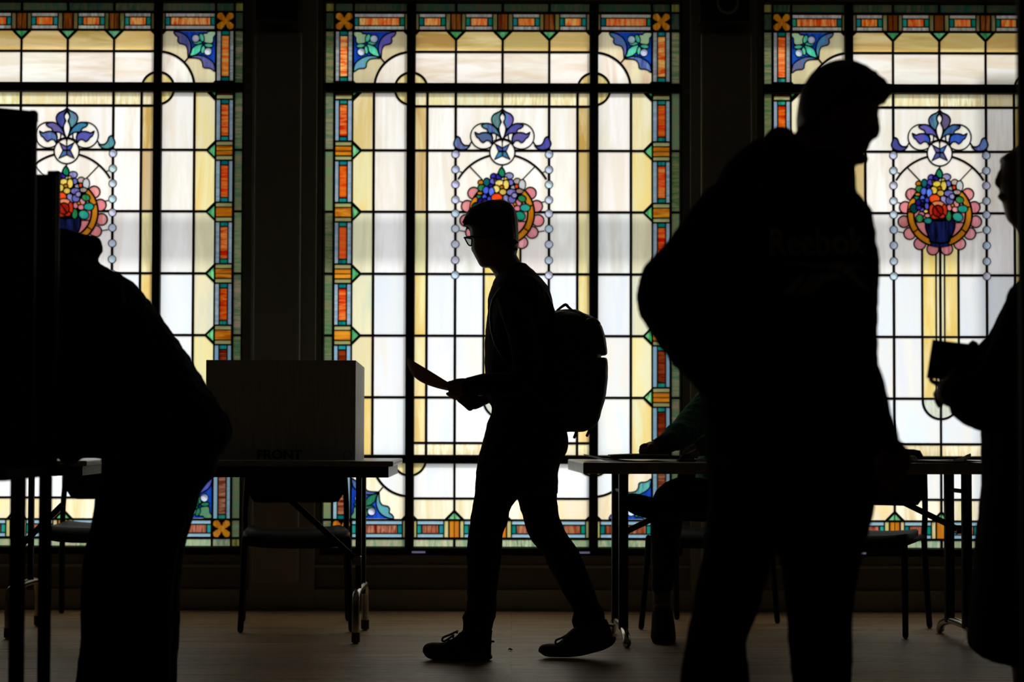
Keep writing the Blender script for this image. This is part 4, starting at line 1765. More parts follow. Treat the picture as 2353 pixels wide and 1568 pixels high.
def finger(bm, pts, r=.0085):
    n = len(pts)
    ptube(bm, [(p[0], p[1], p[2], r * (1 - .22 * i / (n - 1))) for i, p in enumerate(pts)], 10, 2)


def tufts(bm, seed, items):
    """hair tufts: (px,py,Y, dx,dy (px), dY, r)"""
    for (x, y, Y, dx, dy, dY, r) in items:
        ptube(bm, [(x, y, Y, r), (x + dx * .5, y + dy * .55, Y + dY * .5, r * .7), (x + dx, y + dy, Y + dY, r * .25)], 6, 2)


# ------------------------------------------------------------------ the walking student
def student():
    Y = 8.33
    t = person('young person in glasses and dark sweater walking left with a paper and a backpack', 1160, Y)
    torso = [(606, 1178, 1206, .045), (613, 1166, 1214, .06), (625, 1150, 1229, .11), (637, 1141, 1240, .15), (650, 1133, 1252, .185), (665, 1127, 1263, .205), (690, 1121, 1270, .215), (720, 1119.5, 1272, .21),
             (754, 1117, 1268, .20), (791, 1114.5, 1262, .19), (828, 1113.5, 1258, .18), (850, 1114, 1256, .175), (890, 1118, 1258, .17),
             (917, 1121, 1262, .17), (935, 1130, 1272, .17), (953, 1128, 1284, .17)]
    hips = [(940, 1133, 1276, .155), (962, 1124, 1288, .165), (980, 1117, 1299, .17), (1010, 1112, 1306, .175), (1040, 1102, 1302, .18), (1060, 1097, 1290, .18),
            (1085, 1094, 1283, .175), (1108, 1092.5, 1282, .17), (1135, 1091, 1281, .16)]
    # leg slices: y, xl, xr, half depth, depth offset
    f_leg = [(1090, 1094, 1200, .09, -.07), (1120, 1092, 1194, .09, -.07), (1145, 1090, 1188, .088, -.07), (1167, 1087, 1173, .084, -.07), (1197, 1079.5, 1166.5, .078, -.07), (1226, 1077.5, 1155, .072, -.07),
             (1260, 1073.5, 1152, .068, -.07), (1304, 1073.5, 1150, .068, -.07), (1345, 1073.5, 1144, .064, -.07), (1385, 1074, 1141.5, .060, -.07),
             (1403, 1069, 1141, .058, -.07), (1415, 1062.5, 1139, .058, -.07), (1424, 1064, 1135, .054, -.07), (1440, 1066, 1132, .050, -.07), (1453, 1064, 1129.5, .048, -.07), (1470, 1064, 1127.5, .044, -.07)]
    b_leg = [(1085, 1180, 1282, .09, .07), (1110, 1184, 1283, .09, .07), (1145, 1189, 1281.5, .088, .07), (1167, 1194, 1283, .085, .07), (1189, 1200, 1285, .08, .07), (1226, 1212, 1301, .074, .07),
             (1248, 1222, 1317, .07, .07), (1278, 1249, 1335, .068, .07), (1311, 1263, 1348, .068, .07), (1348, 1285, 1363, .064, .07), (1378, 1301, 1374, .06, .07),
             (1395, 1312, 1381, .058, .07), (1409, 1318, 1389, .056, .07), (1426, 1315.5, 1391, .054, .07), (1440, 1316.5, 1394, .05, .07)]
    arm_n = [(1168, 672, 8.20, .050, .05), (1186, 720, 8.13, .056, .055), (1203, 790, 8.10, .052, .052), (1207, 850, 8.09, .050, .05), (1180, 884, 8.07, .044, .046), (1135, 881, 8.08, .041, .043), (1098, 886, 8.10, .038, .039), (1078, 889, 8.11, .036, .036)]
    arm_f = [(1165, 680, 8.48, .05, .05), (1150, 760, 8.53, .05, .05), (1160, 850, 8.53, .048, .048), (1150, 900, 8.50, .036, .038), (1128, 912, 8.44, .026, .028)]
    head = [(460.5, 1129, 1154, .012), (463, 1117, 1162, .028), (470, 1098, 1173, .050), (480, 1084, 1181, .064), (492, 1078, 1186.5, .074), (508, 1077, 1189, .080), (522, 1078, 1190, .082), (535, 1079, 1191, .082),
            (550, 1082, 1191, .081), (562, 1083.5, 1191, .079), (573, 1083.5, 1190, .076), (582, 1087, 1188, .072), (590, 1091, 1184, .068), (599, 1096, 1176, .060), (607, 1100, 1166, .050), (612, 1104, 1150, .040), (615.5, 1110, 1128, .020)]
    neck = [(1140, 566, Y, .070, .062), (1151, 592, Y, .060, .058), (1165, 615, Y, .056, .060), (1178, 645, Y, .062, .08), (1190, 690, Y, .07, .1)]
    # ---- body
    bm = bmesh.new()
    k = .012
    vs_loft(bm, torso, Y, k)
    vs_loft(bm, hips, Y, k)
    vs_loft(bm, f_leg, Y, k)
    vs_loft(bm, b_leg, Y, k)
    ptube(bm, arm_n, shrink=k)
    ptube(bm, arm_f, shrink=k)
    vs_loft(bm, head, Y)
    ptube(bm, neck)
    ell(bm, 1090, 571, Y - .005, .013, .018, .014)                      # nose, seen from behind the cheek
    ell(bm, 1101, 592, Y - .01, .014, .009, .022)                       # lips
    for s in (-1, 1):
        ell(bm, 1139, 556, Y + s * .080, .017, .030, .010, .2)          # ears
    hs_loft(bm, [(980, 1486, 1506, .03, -.06), (1020, 1482, 1510, .038, -.06), (1070, 1462, 1510, .036, -.06), (1122, 1470, 1508, .032, -.06)], Y)
    hs_loft(bm, [(1246, 1487, 1504, .03, .02), (1290, 1482, 1506, .038, .02), (1340, 1450, 1498, .036, .02), (1396, 1446, 1484, .032, .02)], Y)
    # near hand: palm, fingers under the sheet, thumb on top
    ptube(bm, [(1082, 889, 8.11, .028, .024), (1066, 888, 8.11, .031, .022), (1050, 892, 8.11, .034, .019), (1040, 897, 8.11, .028, .016)], 16, 3)
    finger(bm, [(1052, 876, 8.105), (1038, 880, 8.10), (1027, 883, 8.10), (1021, 888, 8.10)], .0100)        # thumb
    finger(bm, [(1046, 888, 8.13), (1036, 890, 8.15), (1029, 893, 8.17), (1026, 889, 8.19)], .0085)
    finger(bm, [(1045, 897, 8.13), (1036, 902, 8.15), (1030, 906, 8.17), (1028, 905, 8.185)], .0085)
    finger(bm, [(1048, 906, 8.13), (1041, 911, 8.15), (1036, 911, 8.17), (1034, 908, 8.185)], .0082)
    finger(bm, [(1055, 912, 8.13), (1049, 917, 8.15), (1044, 916, 8.165), (1042, 913, 8.175)], .0072)
    # far hand, lower
    ptube(bm, [(1122, 914, 8.42, .022, .02), (1106, 920, 8.37, .024, .02), (1090, 926, 8.32, .026, .018), (1078, 927, 8.28, .022, .016)], 16, 3)
    finger(bm, [(1086, 936, 8.30), (1080, 941, 8.27), (1073, 936, 8.25), (1066, 930, 8.24)], .0085)
    finger(bm, [(1078, 930, 8.28), (1068, 930, 8.25), (1060, 925, 8.23), (1053, 920, 8.22)], .0086)
    finger(bm, [(1078, 922, 8.28), (1066, 922, 8.25), (1056, 918, 8.23), (1050, 912, 8.22)], .0086)
    finger(bm, [(1082, 916, 8.28), (1070, 914, 8.25), (1058, 910, 8.23), (1052, 906, 8.22)], .0082)
    finger(bm, [(1098, 914, 8.33), (1086, 908, 8.29), (1074, 904, 8.26), (1062, 900, 8.24)], .0095)
    skinned('body', bm, 'skin', t, .0045, 2)
    # ---- hair
    bm = bmesh.new()
    hair = [(459.5, 1128, 1156, .014), (463, 1112, 1165, .034), (470, 1095, 1175.5, .058), (480, 1079, 1182.5, .072), (492, 1070.5, 1188, .081), (508, 1066, 1190.5, .087), (520, 1070, 1191, .089),
            (528, 1084, 1191.5, .089), (540, 1094, 1191.8, .089), (556, 1122, 1192, .087), (566, 1150, 1191.5, .08), (574, 1158, 1190, .068)]
    vs_loft(bm, hair, Y, 0, 3)
    rng = random.Random(4)
    it = []
    for i in range(26):
        a = rng.random()
        it.append((1072 + rng.uniform(-3, 12), 500 + a * 22, Y + rng.uniform(-.06, .06), rng.uniform(-9, -2), rng.uniform(4, 14), 0, .006))
    for i in range(16):
        it.append((1180 + rng.uniform(-6, 8), 560 + rng.uniform(-10, 12), Y + rng.uniform(-.06, .06), rng.uniform(0, 4), rng.uniform(4, 9), 0, .005))
    for i in range(24):
        a = rng.uniform(-2.7, -.4)
        it.append((1130 + 54 * math.cos(a), 512 + 48 * math.sin(a), Y + rng.uniform(-.04, .04), rng.uniform(-5, 1), rng.uniform(-4, 0), 0, .007))
    tufts(bm, 1, it)
    skinned('hair', bm, 'hair', t, .004, 1)
    # ---- glasses
    bm = bmesh.new()
    fy = Y - .055

    def lens_ring(Yc, name):
        pts = [(1067.5, 546.5), (1082, 548), (1084, 553), (1083.5, 563), (1081, 565.5), (1075.5, 562)]
        q = [W(a, b, Yc) for a, b in pts]
        loop = [(p.x, p.y + .014 * math.sin(i * 1.0), p.z, .0027, .0027) for i, p in enumerate(q)]
        tube3(bm, loop + [loop[0]], 8, 2)
        return q
    q1 = lens_ring(fy, 'n')
    q2 = lens_ring(fy + .062, 'f')
    ptube(bm, [(1067.5, 546.5, fy, .0022), (1068.5, 547, fy + .03, .0022), (1067.5, 546.5, fy + .062, .0022)], 8)
    for s, yy in ((-1, fy), (1, fy + .062)):
        ptube(bm, [(1068, 547, yy, .0022, .0022), (1084, 544, Y + s * .078, .0026, .0026), (1110, 545, Y + s * .088, .0026, .0024), (1137, 547, Y + s * .089, .0024, .0024), (1143, 556, Y + s * .087, .0022, .0022)], 8)
    g = link('glasses', bm, 'black_plastic', t, True)
    g.location = -t.location
    for q in (q1, q2):
        bm = bmesh.new()
        c = [bm.verts.new(p) for p in q]
        d = [bm.verts.new(p + Vector((0, .0016, 0))) for p in q]
        bm.faces.new(c)
        bm.faces.new(list(reversed(d)))
        for i in range(len(q)):
            j = (i + 1) % len(q)
            bm.faces.new((c[j], c[i], d[i], d[j]))
        o = link('lens', bm, 'lens', g)
    # ---- clothes
    bm = bmesh.new()
    vs_loft(bm, torso, Y)
    ptube(bm, arm_n)
    ptube(bm, arm_f)
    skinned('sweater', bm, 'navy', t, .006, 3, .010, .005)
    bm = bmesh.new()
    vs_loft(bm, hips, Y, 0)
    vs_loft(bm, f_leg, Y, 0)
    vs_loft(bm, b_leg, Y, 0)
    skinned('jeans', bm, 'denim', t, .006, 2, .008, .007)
    # turned-up hems
    bm = bmesh.new()
    vs_loft(bm, [(1446, 1062, 1132, .052, -.07), (1460, 1062, 1130, .052, -.07), (1476, 1063, 1130, .05, -.07)], Y, n=20)
    link('trouser_hem', bm, 'denim', t, True)
    bm = bmesh.new()
    vs_loft(bm, [(1428, 1315, 1396, .054, .07), (1440, 1317, 1401, .053, .07), (1452, 1322, 1400, .05, .07)], Y, n=20)
    link('trouser_hem', bm, 'denim', t, True)
    # ---- shoes
    for dy, prof, sole, lc in (
            (-.06, [(974, 1484, 1496, .020), (980, 1477.5, 1504, .034), (995, 1473.5, 1509, .043), (1020, 1474, 1511, .047), (1034, 1468, 1511, .046), (1048, 1460, 1511, .044), (1060, 1449, 1510, .042), (1085, 1447, 1509, .040), (1110, 1452, 1508, .039), (1126, 1470, 1506, .036), (1129, 1476, 1503, .030)],
             [(973, 1487, 1494, .018), (980, 1488, 1504, .036), (993, 1497, 1510.5, .046), (1020, 1502, 1514, .050), (1046, 1502.5, 1516, .049), (1085, 1498, 1516, .045), (1110, 1497, 1515, .043), (1122, 1498, 1513.5, .040), (1131.5, 1504, 1508, .030)],
             [(1020, 1472), (1030, 1470), (1041, 1460), (1050, 1450)]),
            (.02, [(1239, 1490, 1500, .020), (1246, 1484, 1503, .034), (1262, 1481.5, 1505, .043), (1282, 1481, 1505, .047), (1292, 1472, 1504, .046), (1303, 1458, 1503, .044), (1320, 1444, 1500, .042), (1345, 1436, 1494, .040), (1372, 1434, 1487, .039), (1398, 1436, 1478, .036), (1408, 1462, 1472, .028)],
             [(1237.5, 1492, 1499, .018), (1245, 1492, 1504, .036), (1256, 1498, 1509.5, .046), (1282, 1501, 1510.5, .050), (1310, 1499, 1510.5, .049), (1334, 1493, 1508, .046), (1360, 1483, 1502, .044), (1386, 1472, 1495, .042), (1407, 1464, 1484, .038), (1415.5, 1465, 1472, .026)],
             [(1280, 1481), (1290, 1476), (1300, 1465), (1308, 1455)])):
        bm = bmesh.new()
        hs_loft(bm, [(*r, dy) for r in prof], Y, 3, 24)
        sh = link('shoe', bm, 'shoe', t, True)
        sh.location = -t.location
        bm = bmesh.new()
        hs_loft(bm, [(*r, dy) for r in sole], Y, 3, 24, .6)
        link('sole', bm, 'sole', sh, True)
        bm = bmesh.new()
        hx, hy = (1127, 1477) if dy < 0 else (1399, 1441)
        ptube(bm, [(hx - 4, hy - 6, Y + dy, .004, .009), (hx + 1, hy - 3, Y + dy, .0035, .009), (hx + (7 if dy < 0 else 8), hy - 2, Y + dy, .003, .008)], 8, 2)
        link('heel_tab', bm, 'shoe', sh, True)
        bm = bmesh.new()
        x, y = lc[1]
        for s in (-1, 1):
            ptube(bm, [(lc[3][0] - 1, lc[3][1] + 2, Y + dy, .0028), (x + 2, y - 10, Y + dy + s * .022, .0028), (x - 12, y - 4, Y + dy + s * .030, .0028), (x - 13, y + 4, Y + dy + s * .026, .0028), (x - 4, y + 2, Y + dy + s * .016, .0028), (lc[2][0], lc[2][1] + 1, Y + dy, .0028)], 6, 3)
        for a, b in lc[1:]:
            ptube(bm, [(a, b + 5, Y + dy - .034, .0025), (a + 1, b + .5, Y + dy, .0025), (a, b + 5, Y + dy + .034, .0025)], 6, 3)
        link('lace', bm, 'lace', sh, True)
    return t


student()


def fix_wp(o):
    pass


# ---- backpack
def backpack():
    Y = 8.33
    t = thing('backpack', 'black backpack with a top loop hanging on the back of the walking student', 'backpack', W(1320, 850, Y))
    t['wp'] = 1

    def part(name, bm, m='pack', sm=True, rem=None):
        if rem:
            return skinned(name, bm, m, t, rem, 3, .006, .004)
        o = link(name, bm, m, None, sm)
        o.parent = t
        o.location = -t.location
        return o
    bm = bmesh.new()
    vs_loft(bm, [(716, 1264, 1322, .07), (728, 1250, 1348, .12), (745, 1240, 1366, .14), (775, 1236, 1377, .15), (820, 1234, 1380.5, .15), (870, 1234, 1380, .15), (920, 1238, 1374, .148), (960, 1250, 1362, .14), (984, 1278, 1344, .12), (992, 1295, 1325, .09)], Y, e=.55)
    b = part('main_compartment', bm, rem=.006)
    bm = bmesh.new()
    vs_loft(bm, [(713, 1284, 1326, .06), (722, 1275, 1346, .09), (732, 1290, 1366, .115), (742, 1310, 1376, .125), (752, 1330, 1382, .13), (768, 1345, 1387.5, .13), (786, 1352, 1391, .128), (806, 1356, 1393.5, .125), (816.5, 1360, 1394.5, .12)], Y, e=.5)
    part('lid', bm, rem=.005)
    bm = bmesh.new()
    vs_loft(bm, [(823.5, 1350, 1393, .11), (830, 1345, 1395.5, .125), (850, 1340, 1396, .13), (868, 1335, 1395.5, .13), (890, 1330, 1393, .13), (915, 1330, 1389.5, .128), (942, 1325, 1382, .122), (967, 1318, 1374.5, .115), (982, 1312, 1363, .10), (992, 1308, 1342, .08)], Y, e=.5)
    part('front_pocket', bm, rem=.005)
    bm = bmesh.new()
    ptube(bm, [(1280, 714, Y, .004, .012), (1290, 706, Y, .005, .012), (1300, 700.5, Y, .006, .012), (1308, 708, Y, .005, .012), (1322, 719, Y, .004, .012)], 8)
    part('carry_loop', bm)
    bm = bmesh.new()
    for s in (-1, 1):
        ptube(bm, [(1274, 722, Y + s * .09, .006, .022), (1256, 676, Y + s * .11, .007, .024), (1228, 650, Y + s * .12, .007, .026), (1190, 640, Y + s * .13, .007, .026), (1150, 665, Y + s * .165, .007, .026), (1128, 710, Y + s * .19, .006, .024), (1138, 790, Y + s * .20, .005, .018), (1200, 880, Y + s * .19, .005, .014), (1270, 950, Y + s * .15, .005, .012)], 10, 3)
    part('shoulder_strap', bm)
    for pts in ([(1326, 985), (1323, 997), (1319.5, 1006)], [(1357, 984), (1352, 995), (1348.5, 1002)]):
        bm = bmesh.new()
        ptube(bm, [(a, b_, Y - .02, .0055, .002) for a, b_ in pts], 8, 2)
        part('strap_end', bm)
    bm = bmesh.new()
    ptube(bm, [(1340, 742, Y - .12, .002), (1352, 734, Y - .13, .002), (1368, 733, Y - .12, .002), (1378, 744, Y - .10, .002)], 6, 3)
    part('zip_pull', bm, 'chrome')


backpack()


# ---- sheet in the student's hand
def held_paper():
    bm = bmesh.new()
    A = [(1046, 886), (1028, 877.5), (1003, 862), (970, 842), (935.5, 821.5)]
    B = [(1046, 901), (1028, 897.5), (1003, 891.5), (975, 881.5), (955, 869), (942, 853), (935, 834)]
    pa = catmull(A, 6)
    pb = catmull(B, 4)
    n = 24
    ra = [pa[round(i * (len(pa) - 1) / n)] for i in range(n + 1)]
    rb = [pb[round(i * (len(pb) - 1) / n)] for i in range(n + 1)]
    m_ = 10
    for th in (0, .0006):
        pass
    gr = []
    for i in range(n + 1):
        row = []
        for j in range(m_ + 1):
            v = j / m_
            Yc = 8.12 + .20 * v
            x = ra[i][0] + (rb[i][0] - ra[i][0]) * v
            y = ra[i][1] + (rb[i][1] - ra[i][1]) * math.sin(v * math.pi / 2)
            row.append(W(x, y, Yc))
        gr.append(row)
    a = [[bm.verts.new(p) for p in r] for r in gr]
    b = [[bm.verts.new(p + Vector((0, .0002, -.0007))) for p in r] for r in gr]
    for g in (a, b):
        for i in range(n):
            for j in range(m_):
                bm.faces.new((g[i][j], g[i][j + 1], g[i + 1][j + 1], g[i + 1][j]))
    rim = [(0, j) for j in range(m_ + 1)] + [(i, m_) for i in range(1, n + 1)] + [(n, j) for j in range(m_ - 1, -1, -1)] + [(i, 0) for i in range(n - 1, 0, -1)]
    for k in range(len(rim)):
        p, q = rim[k], rim[(k + 1) % len(rim)]
        bm.faces.new((a[p[0]][p[1]], b[p[0]][p[1]], b[q[0]][q[1]], a[q[0]][q[1]]))
    bmesh.ops.recalc_face_normals(bm, faces=bm.faces)
    o = link('ballot_sheet', bm, 'pinkpaper', None, True)
    tag(o, 'curved pinkish paper sheet held out in the hands of the walking student', 'paper')


held_paper()


# ------------------------------------------------------------------ the big man at the right
def big_man():
    Y = 5.4
    t = person('large man in a black printed hoodie standing at right, looking down', 1800, Y)
    torso = [(352, 1800, 1925, .085), (372, 1772, 1950, .115), (400, 1738, 1962, .14), (430, 1708, 1963, .16), (455, 1680, 1972, .175), (480, 1656, 1984, .185), (515, 1632, 1996, .19), (565, 1616, 2006, .19),
             (627, 1606, 2009.5, .185), (690, 1602, 2015, .18), (740, 1603, 2017, .18), (792, 1606, 2017.5, .18), (850, 1608, 2014, .18), (920, 1614, 2009, .18),
             (1000, 1620, 2007, .18), (1055, 1627, 2006, .175)]
    hips = [(1010, 1640, 1998, .155), (1060, 1630, 2006, .16), (1110, 1629, 2008, .16), (1150, 1627, 2010, .16), (1200, 1622, 2001, .155), (1240, 1618, 1989, .14)]
    l_leg = [(1190, 1622, 1800, .10), (1240, 1617, 1782, .098), (1282, 1613, 1775, .095), (1340, 1602, 1760, .088), (1408, 1590, 1741, .082), (1440, 1582, 1727, .08), (1468, 1577, 1713, .078), (1510, 1570, 1716, .076), (1568, 1562, 1721, .074), (1660, 1562, 1716, .07), (1740, 1566, 1708, .066), (1778, 1570, 1704, .062)]
    r_leg = [(1190, 1775, 2002, .105), (1240, 1785, 1988, .10), (1282, 1792, 1978, .096), (1340, 1801, 1967, .09), (1408, 1809, 1957.5, .082), (1460, 1812, 1959, .08), (1508, 1814, 1959, .077), (1568, 1819, 1957.5, .074), (1660, 1822, 1954, .07), (1740, 1826, 1948, .066), (1778, 1828, 1944, .062)]
    arm_l = [(1672, 470, 5.42, .070, .075), (1636, 545, 5.42, .084, .085), (1583, 612, 5.40, .084, .085), (1540, 680, 5.37, .087, .085), (1560, 745, 5.30, .072, .075), (1600, 805, 5.22, .066, .068), (1655, 868, 5.16, .058, .058), (1690, 905, 5.15, .052, .05)]
    arm_r = [(1935, 500, 5.30, .075, .075), (1950, 590, 5.24, .074, .078), (1952, 700, 5.20, .070, .075), (1955, 800, 5.17, .066, .07), (1972, 860, 5.16, .056, .06), (1990, 920, 5.15, .052, .052), (2010, 980, 5.14, .048, .046), (2032, 1022, 5.13, .044, .042)]
    head = [(141, 1922, 1948, .02), (147, 1902, 1970, .045), (156, 1884, 1990, .062), (168, 1868, 2004, .073), (182, 1858, 2014, .080), (200, 1847, 2018, .085), (220, 1840, 2021, .088), (240, 1835, 2021, .089),
            (262, 1833, 2018.5, .088), (280, 1833, 2013, .086), (298, 1834, 2003, .082), (312, 1838, 2000, .079), (325, 1842, 1993, .075), (340, 1850, 1989, .070), (355, 1862, 1985, .063), (367, 1880, 1978, .052), (376, 1905, 1970, .035)]
    neck = [(1890, 330, Y, .080, .072), (1885, 370, Y, .086, .078), (1878, 410, Y, .092, .09)]
    bm = bmesh.new()
    k = .014
    vs_loft(bm, torso, Y, k)
    vs_loft(bm, hips, Y, k)
    vs_loft(bm, l_leg, Y, k)
    vs_loft(bm, r_leg, Y, k)
    ptube(bm, arm_l, shrink=k)
    ptube(bm, arm_r, shrink=k)
    vs_loft(bm, head, Y)
    ptube(bm, neck)
    ptube(bm, [(2012, 272, Y - .02, .010), (2011, 292, Y - .022, .013), (2006, 306, Y - .024, .017), (1999, 312, Y - .02, .013)], 12)      # nose
    ell(bm, 1988, 328, Y - .02, .014, .008, .024)
    ell(bm, 1986, 338, Y - .02, .013, .008, .022)
    ell(bm, 1975, 366, Y - .015, .022, .014, .03)
    for s in (-1, 1):
        ell(bm, 1925, 268, Y + s * .088, .020, .034, .011, .2)
        ell(bm, 2004, 274, Y - .01 + s * .032, .010, .010, .012)
    # hanging hand
    ptube(bm, [(2033, 1020, 5.13, .033, .026), (2046, 1042, 5.125, .040, .024), (2056, 1064, 5.12, .042, .020), (2058, 1078, 5.12, .036, .016)], 16, 3)
    finger(bm, [(2036, 1070, 5.105), (2030, 1092, 5.10), (2032, 1110, 5.11), (2040, 1124, 5.13)], .0098)
    finger(bm, [(2048, 1076, 5.11), (2046, 1098, 5.105), (2048, 1116, 5.12), (2053, 1126, 5.14)], .0098)
    finger(bm, [(2062, 1076, 5.12), (2064, 1094, 5.12), (2064, 1108, 5.135), (2060, 1118, 5.15)], .0095)
    finger(bm, [(2073, 1070, 5.135), (2079, 1084, 5.14), (2079, 1097, 5.15), (2074, 1106, 5.16)], .0085)
    finger(bm, [(2034, 1038, 5.10), (2020, 1058, 5.085), (2016, 1076, 5.085), (2020, 1092, 5.09)], .0105)
    skinned('body', bm, 'skin2', t, .006, 2)
    # hair
    bm = bmesh.new()
    vs_loft(bm, [(139, 1922, 1946, .024), (145, 1900, 1970, .052), (155, 1880, 1990, .070), (168, 1864, 2010, .081), (182, 1854, 2027, .088), (196, 1846, 2041, .092), (210, 1840, 2048, .094), (222, 1836, 2045, .095),
                 (234, 1834, 2034, .096), (244, 1832.5, 2020, .094), (262, 1831, 1950, .095), (282, 1831, 1905, .091), (302, 1833, 1885, .085)], Y)
    rng = random.Random(8)
    it = []
    for i in range(46):
        a = rng.random()
        x, y = 1968 + 74 * a, 150 + 56 * a ** 1.2
        it.append((x + rng.uniform(-10, 3), y + rng.uniform(0, 10), Y + rng.uniform(-.07, .07), rng.uniform(8, 20), rng.uniform(-12, 5), 0, .011))
    for i in range(16):
        it.append((2024 + rng.uniform(-8, 8), 216 + rng.uniform(-10, 12), Y + rng.uniform(-.07, .07), rng.uniform(2, 10), rng.uniform(6, 16), 0, .010))
    tufts(bm, 1, it)
    skinned('hair', bm, 'hair', t, .006, 2)
    # hoodie
    bm = bmesh.new()
    vs_loft(bm, torso, Y)
    ptube(bm, arm_l)
    ptube(bm, arm_r)
    # hood folded on the back and shoulders
    ptube(bm, [(1922, 430, 5.30, .035, .04), (1890, 418, 5.26, .045, .05), (1840, 385, 5.28, .05, .055), (1800, 352, 5.36, .05, .06), (1788, 340, 5.46, .046, .06), (1800, 352, 5.56, .05, .055), (1860, 388, 5.60, .045, .05), (1915, 425, 5.56, .035, .04)], 16, 3)
    ptube(bm, [(1690, 414, 5.44, .045, .08), (1735, 375, 5.46, .050, .09), (1780, 360, 5.46, .055, .09)], 16, 3)
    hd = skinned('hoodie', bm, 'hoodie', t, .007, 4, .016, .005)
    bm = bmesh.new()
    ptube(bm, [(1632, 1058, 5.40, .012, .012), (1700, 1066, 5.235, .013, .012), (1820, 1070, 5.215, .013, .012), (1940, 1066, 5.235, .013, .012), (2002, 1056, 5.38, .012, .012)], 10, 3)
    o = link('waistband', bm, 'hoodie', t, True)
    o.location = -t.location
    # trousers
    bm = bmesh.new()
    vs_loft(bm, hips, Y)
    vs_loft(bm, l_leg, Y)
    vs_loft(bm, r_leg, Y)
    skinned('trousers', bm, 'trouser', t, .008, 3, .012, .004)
    for a, dy in ((1640, 0), (1892, 0)):
        bm = bmesh.new()
        hs_loft(bm, [(a - 62, 1768, 1796, .035, dy), (a - 40, 1750, 1802, .048, dy), (a + 20, 1752, 1802, .05, dy), (a + 90, 1770, 1802, .052, dy), (a + 150, 1782, 1802, .05, dy), (a + 172, 1790, 1799, .03, dy)], Y)
        o = link('shoe', bm, 'book', t, True)
        o.location = -t.location
    # printing on the chest, laid on the cloth
    dg = bpy.context.evaluated_depsgraph_get()
    hm = hd.data.copy()
    hm.transform(Matrix.Translation(hd.location + t.location))
    tree = BVHTree.FromPolygons([v.co for v in hm.vertices], [p.vertices for p in hm.polygons])

    def drape(me, name):
        bm = bmesh.new()
        bm.from_mesh(me)
        bmesh.ops.triangulate(bm, faces=bm.faces)
        for _ in range(3):
            long_ = [e for e in bm.edges if e.calc_length() > .012]
            if not long_:
                break
            bmesh.ops.subdivide_edges(bm, edges=long_, cuts=1)
            bmesh.ops.triangulate(bm, faces=bm.faces)
        for v in bm.verts:
            h = tree.ray_cast(Vector((v.co.x, 3.5, v.co.z)), Vector((0, 1, 0)))
            if h[0] is not None:
                v.co.y = h[0].y - .0012
            else:
                v.co.y = 5.2
        r = bmesh.ops.extrude_face_region(bm, geom=bm.faces[:])
        bmesh.ops.translate(bm, verts=[v for v in r['geom'] if isinstance(v, bmesh.types.BMVert)], vec=(0, -.0006, 0))
        bmesh.ops.recalc_face_normals(bm, faces=bm.faces)
        o = link(name, bm, 'print', None)
        o.parent = hd
        o.location = Vector((0, 0, 0))
        return o
    fc = bpy.data.curves.new('txt', 'FONT')
    fc.body = 'Reebok'
    fc.size = .105
    fc.offset = .0022
    fc.resolution_u = 3
    ob = bpy.data.objects.new('txt', fc)
    C.objects.link(ob)
    dg = bpy.context.evaluated_depsgraph_get()
    me = bpy.data.meshes.new_from_object(ob.evaluated_get(dg))
    bpy.data.objects.remove(ob)
    xs = [v.co.x for v in me.vertices]
    a, b = W(1768, 586, 5.22), W(1982, 590, 5.22)
    sc_ = (b.x - a.x) / (max(xs) - min(xs))
    me.transform(Matrix.Translation((a.x - min(xs) * sc_, 0, a.z)) @ Matrix.Diagonal((sc_, 1, .86, 1)) @ Matrix.Rotation(math.pi / 2, 4, 'X'))
    drape(me, 'printed_word')
    bm = bmesh.new()
    for poly in ([(1788, 600), (1925, 612), (1985, 618), (1932, 628), (1912, 622)], [(1830, 676), (1862, 634), (1905, 628), (1930, 640), (1895, 650), (1862, 676)],
                 [(1800, 674), (1832, 636), (1850, 634), (1822, 676)], [(1912, 604), (1925, 606), (1992, 676), (1970, 668), (1930, 634)]):
        bm.faces.new([bm.verts.new(W(p[0], p[1], 5.22)) for p in poly])
    mm = bpy.data.meshes.new('l')
    bm.to_mesh(mm)
    bm.free()
    drape(mm, 'printed_emblem')


big_man()


